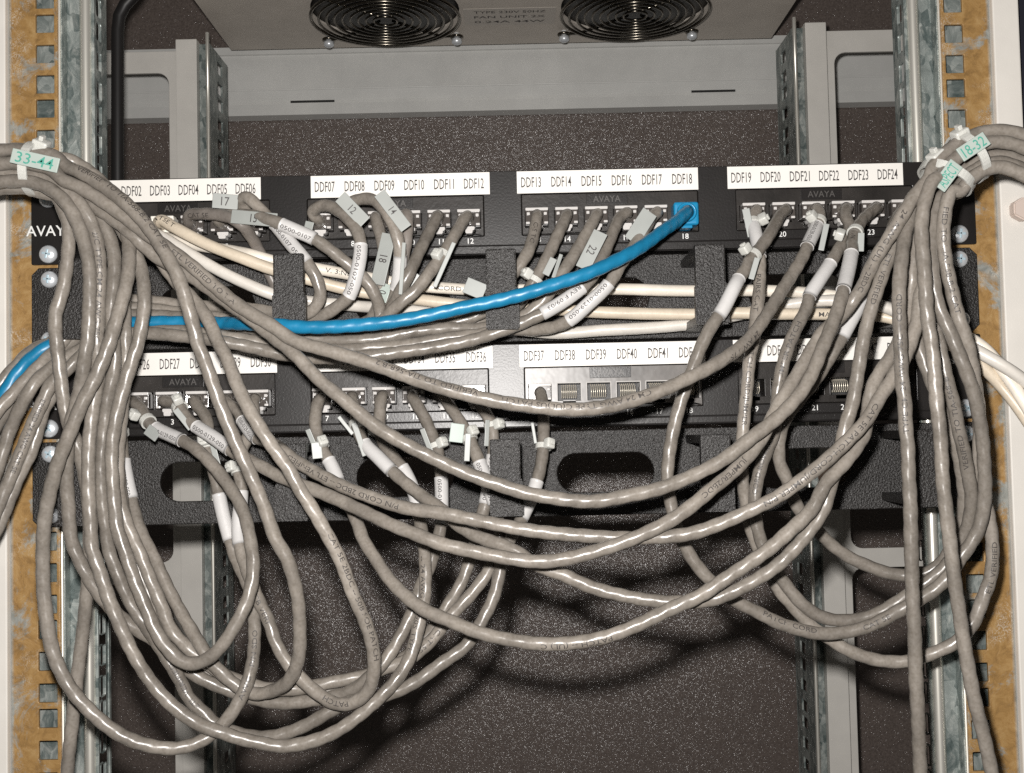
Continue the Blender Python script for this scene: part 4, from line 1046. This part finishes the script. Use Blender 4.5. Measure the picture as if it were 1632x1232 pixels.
for i, c in enumerate(CB):
    s = XYZ[off[i]:off[i + 1]]
    P = at_many(s)
    seg = np.concatenate([[0], np.cumsum(np.linalg.norm(np.diff(P, axis=0), axis=1))])
    n = int(seg[-1] / 1.45) + 2
    S_ = np.linspace(0, seg[-1], n)
    P = np.stack([np.interp(S_, seg, P[:, q]) for q in range(3)], 1)
    for _ in range(3): P[1:-1] = 0.25 * P[:-2] + 0.5 * P[1:-1] + 0.25 * P[2:]
    S_ = np.concatenate([[0], np.cumsum(np.linalg.norm(np.diff(P, axis=0), axis=1))])
    r = c['r']
    nth = 20
    th = np.linspace(0, 2 * np.pi, nth, endpoint=False)
    pale = c['mat'] in (M_CREAM, M_BEIGE, M_WHITE)
    amp = 0.009 if pale else 0.056
    lay = 15.5 + 3.5 * rng.random(); ph = rng.random() * 6.28
    amps = amp * (0.65 + 0.5 * np.interp(S_, np.linspace(0, S_[-1], 24), rng.random(24)))
    ring = 1 + amps[:, None] * (1.9 * np.abs(np.cos(th[None] - 2 * np.pi * S_[:, None] / lay + ph)) ** 0.8 - 1) + 0.018 * np.sin(S_ / 9.3 + ph)[:, None] + 0.02 * np.cos(3 * th[None] + S_[:, None] / 5.1)
    mb = MB()
    mb.tube(P, r * ring, nth, 0)
    PX = np.array([proj(p) for p in P])
    def near(x, y): return S_[int(np.argmin((PX[:, 0] - x) ** 2 + (PX[:, 1] - y) ** 2))]
    for (xa, ya, xb, yb, string, phi) in c['prints']:
        wrap_text(mb, P, S_, near(xa, ya), near(xb, yb), string, r, 2.15, phi, 1, None, 0.16)
    name = 'network_cable' if pale else 'patch_cable'
    o = mb.build(name, [c['mat'], M_JINK])
    tag(o, c['label'], 'cable', c['group'])
    if c['port'] and c['plug'] != 'none': add_plug(c, o, c['port'])
    if c['end']: add_plug(c, o, c['end'])
    for (xa, ya, xb, yb, string) in c['sleeves']:
        a, b = near(xa, ya), near(xb, yb)
        fl = a > b
        lo_, hi_ = min(a, b), max(a, b)
        k = (S_ >= lo_) & (S_ <= hi_)
        if k.sum() < 4: continue
        mb = MB()
        Q = P[k]
        tt = np.linspace(0, 2 * np.pi, 16, endpoint=False)
        rr = (r + 0.42) * (1 + 0.012 * np.cos(2 * tt[None] + np.linspace(0, 3, len(Q))[:, None]))
        mb.tube(Q, rr, 16, 0)
        if string:
            a2 = a + (b - a) * 0.06; b2 = b - (b - a) * 0.06
            wrap_text(mb, P, S_, a2, b2, string, r + 0.42, 1.9, -0.25, 1, None, 0.1)
        mb.build('label_sleeve', [M_SLEEVE, M_INK], o)
    T, Nn, B = frames(P)
    for (xa, ya, hx, hy) in c['ties']:
        q = int(np.argmin(np.abs(S_ - near(xa, ya))))
        t, cc = T[q], P[q]
        b1, b2 = Nn[q], B[q]
        mb = MB()
        ra = r + 0.75
        a = np.linspace(0, 2 * np.pi, 28, endpoint=False)
        V, Fc = [], []
        for aa in a:
            dd = math.cos(aa) * b1 + math.sin(aa) * b2
            for w_, ex in ((-1.3, 0), (1.3, 0), (1.3, 0.8), (-1.3, 0.8)): V.append(cc + dd * (ra - 0.6 + ex) + t * w_)
        for u in range(28):
            for v_ in range(4): Fc.append((u * 4 + v_, u * 4 + (v_ + 1) % 4, ((u + 1) % 28) * 4 + (v_ + 1) % 4, ((u + 1) % 28) * 4 + v_))
        mb.add(V, Fc, 0)
        H = at(hx, hy, cc[1] - 2.5)
        dirv = H - cc; dl = np.linalg.norm(dirv)
        if dl < r + 1.6: H = cc + dirv / max(dl, 1e-6) * (r + 1.6)
        M = Matrix.Translation(Vector(H)) @ orient(dirv - (dirv @ t) * t if dl > .5 else b1, t)
        mb.box((-2.3, -2.5, -2.0), (2.3, 2.5, 2.2), 0.8, 0, 2, M, True)
        mb.box((-1.2, -1.0, 2.0), (1.2, 0.9, 3.2), 0.3, 0, 2, M)
        mb.build('cable_tie', [M_NYLON], o)
    for (px, py, wpx, hpx, rot, string, fwd) in c['tags']:
        q = int(np.argmin(np.abs(S_ - near(px, py))))
        yy = min(P[q][1] - fwd * 0.6 - r * 0.6, -7.5)
        cc = at(px, py, yy)
        k = (yy - CAM[1]) / F_PX
        # rot: tilt clockwise as seen, degrees; wide side along the first axis
        ca, sa = math.cos(math.radians(rot)), math.sin(math.radians(rot))
        ax = np.array([ca, 0.0, -sa]); upv = np.array([sa, 0.0, ca])
        tilt = rng.uniform(-0.25, 0.25)
        ax = ax * math.cos(tilt) + np.array([0, 1, 0]) * math.sin(tilt)
        nv = np.cross(ax, upv)      # towards the camera is -y
        M = Matrix((Vector(ax), Vector(-nv), Vector(upv))).transposed().to_4x4(); M.translation = Vector(cc)
        mb = MB()
        W2, H2 = wpx * k / 2, hpx * k / 2
        mb.box((-W2, -0.45, -H2), (W2, 0.45, H2), 0.25, 0, 2, M)
        if string:
            fwdv = -nv if (-nv)[1] < 0 else nv
            if wpx > hpx:
                text_on(mb, string, cc + fwdv * 0.52, ax, upv, min(H2 * 1.2, 4.2), None, 1)
            else:      # written along the tag
                text_on(mb, string, cc + fwdv * 0.52, -upv, ax, min(W2 * 1.1, 4.2), None, 1)
        mb.build('marker_tag', [M_TAGG if (wpx, hpx) == (22, 30) else M_TAG, M_INK], o)

# ---- the nylon ties that hold the two bundles, with their written tags
def bundle_tie(label, px, py, axis_px, ybase, rp, rd, head_px, tags):
    k = (ybase - CAM[1]) / F_PX
    c = at(px, py, ybase)
    a = np.array([axis_px[0], 0, -axis_px[1]], float); a /= np.linalg.norm(a)
    p = np.array([-a[2], 0, a[0]]); dpt = np.array([0, -1.0, 0])
    mb = MB()
    V, Fc = [], []
    nn = 44
    for u in range(nn):
        t = 2 * math.pi * u / nn
        ct, st_ = math.cos(t), math.sin(t)
        pt = c + p * rp * ct + dpt * rd * st_
        no = p * ct / rp + dpt * st_ / rd; no /= np.linalg.norm(no)
        for w_, ex in ((-1.9, 0), (1.9, 0), (1.9, 1.1), (-1.9, 1.1)): V.append(pt + no * ex + a * w_)
    for u in range(nn):
        for v_ in range(4): Fc.append((u * 4 + v_, u * 4 + (v_ + 1) % 4, ((u + 1) % nn) * 4 + (v_ + 1) % 4, ((u + 1) % nn) * 4 + v_))
    mb.add(V, Fc, 0)
    o = mb.build('bundle_tie', [M_NYLON])
    tag(o, label, 'cable tie', 'nylon ties round the cable bundles')
    hb = MB()
    H = at(head_px[0], head_px[1], ybase - rd * 0.35)
    M = Matrix.Translation(Vector(H)) @ orient(H - c, a)
    hb.box((-3.2, -3.4, -3.0), (3.2, 3.4, 3.2), 1.1, 0, 3, M, True)
    hb.box((-1.9, -1.3, -6.5), (1.9, 0.6, -2.5), 0.3, 0, 2, M)
    hb.box((-1.7, -1.2, 3.1), (1.7, 0.8, 5.2), 0.4, 0, 2, M)
    hb.build('tie_head', [M_NYLON], o)
    for (tx, ty, wpx, hpx, rot, string) in tags:
        y2 = ybase - rd - 2.2
        cc = at(tx, ty, y2); k2 = (y2 - CAM[1]) / F_PX
        ca, sa = math.cos(math.radians(rot)), math.sin(math.radians(rot))
        ax = np.array([ca, 0, -sa]); upv = np.array([sa, 0, ca])
        M = Matrix((Vector(ax), Vector((0, 1, 0)), Vector(upv))).transposed().to_4x4(); M.translation = Vector(cc)
        tb = MB()
        tb.box((-wpx * k2 / 2, -0.5, -hpx * k2 / 2), (wpx * k2 / 2, 0.5, hpx * k2 / 2), 0.3, 0, 2, M)
        text_on(tb, string, cc + np.array([0, -0.6, 0]), ax, upv, 4.6, wpx * k2 * 0.8, 1)
        tb.build('marker_tag', [M_TAGG, M_GREEN], o)
bundle_tie('nylon tie with pale tag reading 33-44 round the left cable bundle', 57, 270, (1, 0.12), -68, 11.2, 13.0, (65, 234), [(56, 256, 78, 24, 14, '33-44')])
bundle_tie('nylon tie with upper green written tag 18-32 round the right cable bundle', 1542, 252, (-1, 0.6), -72, 11.2, 13.0, (1531, 217), [(1551, 234, 52, 24, -32, '18-32')])
bundle_tie('nylon tie with lower green written tag round the right cable bundle beside the DDF24 strip', 1508, 284, (-0.62, 1), -72, 11.4, 13.0, (1493, 252), [(1510, 280, 50, 24, -52, 'ASPECT')])
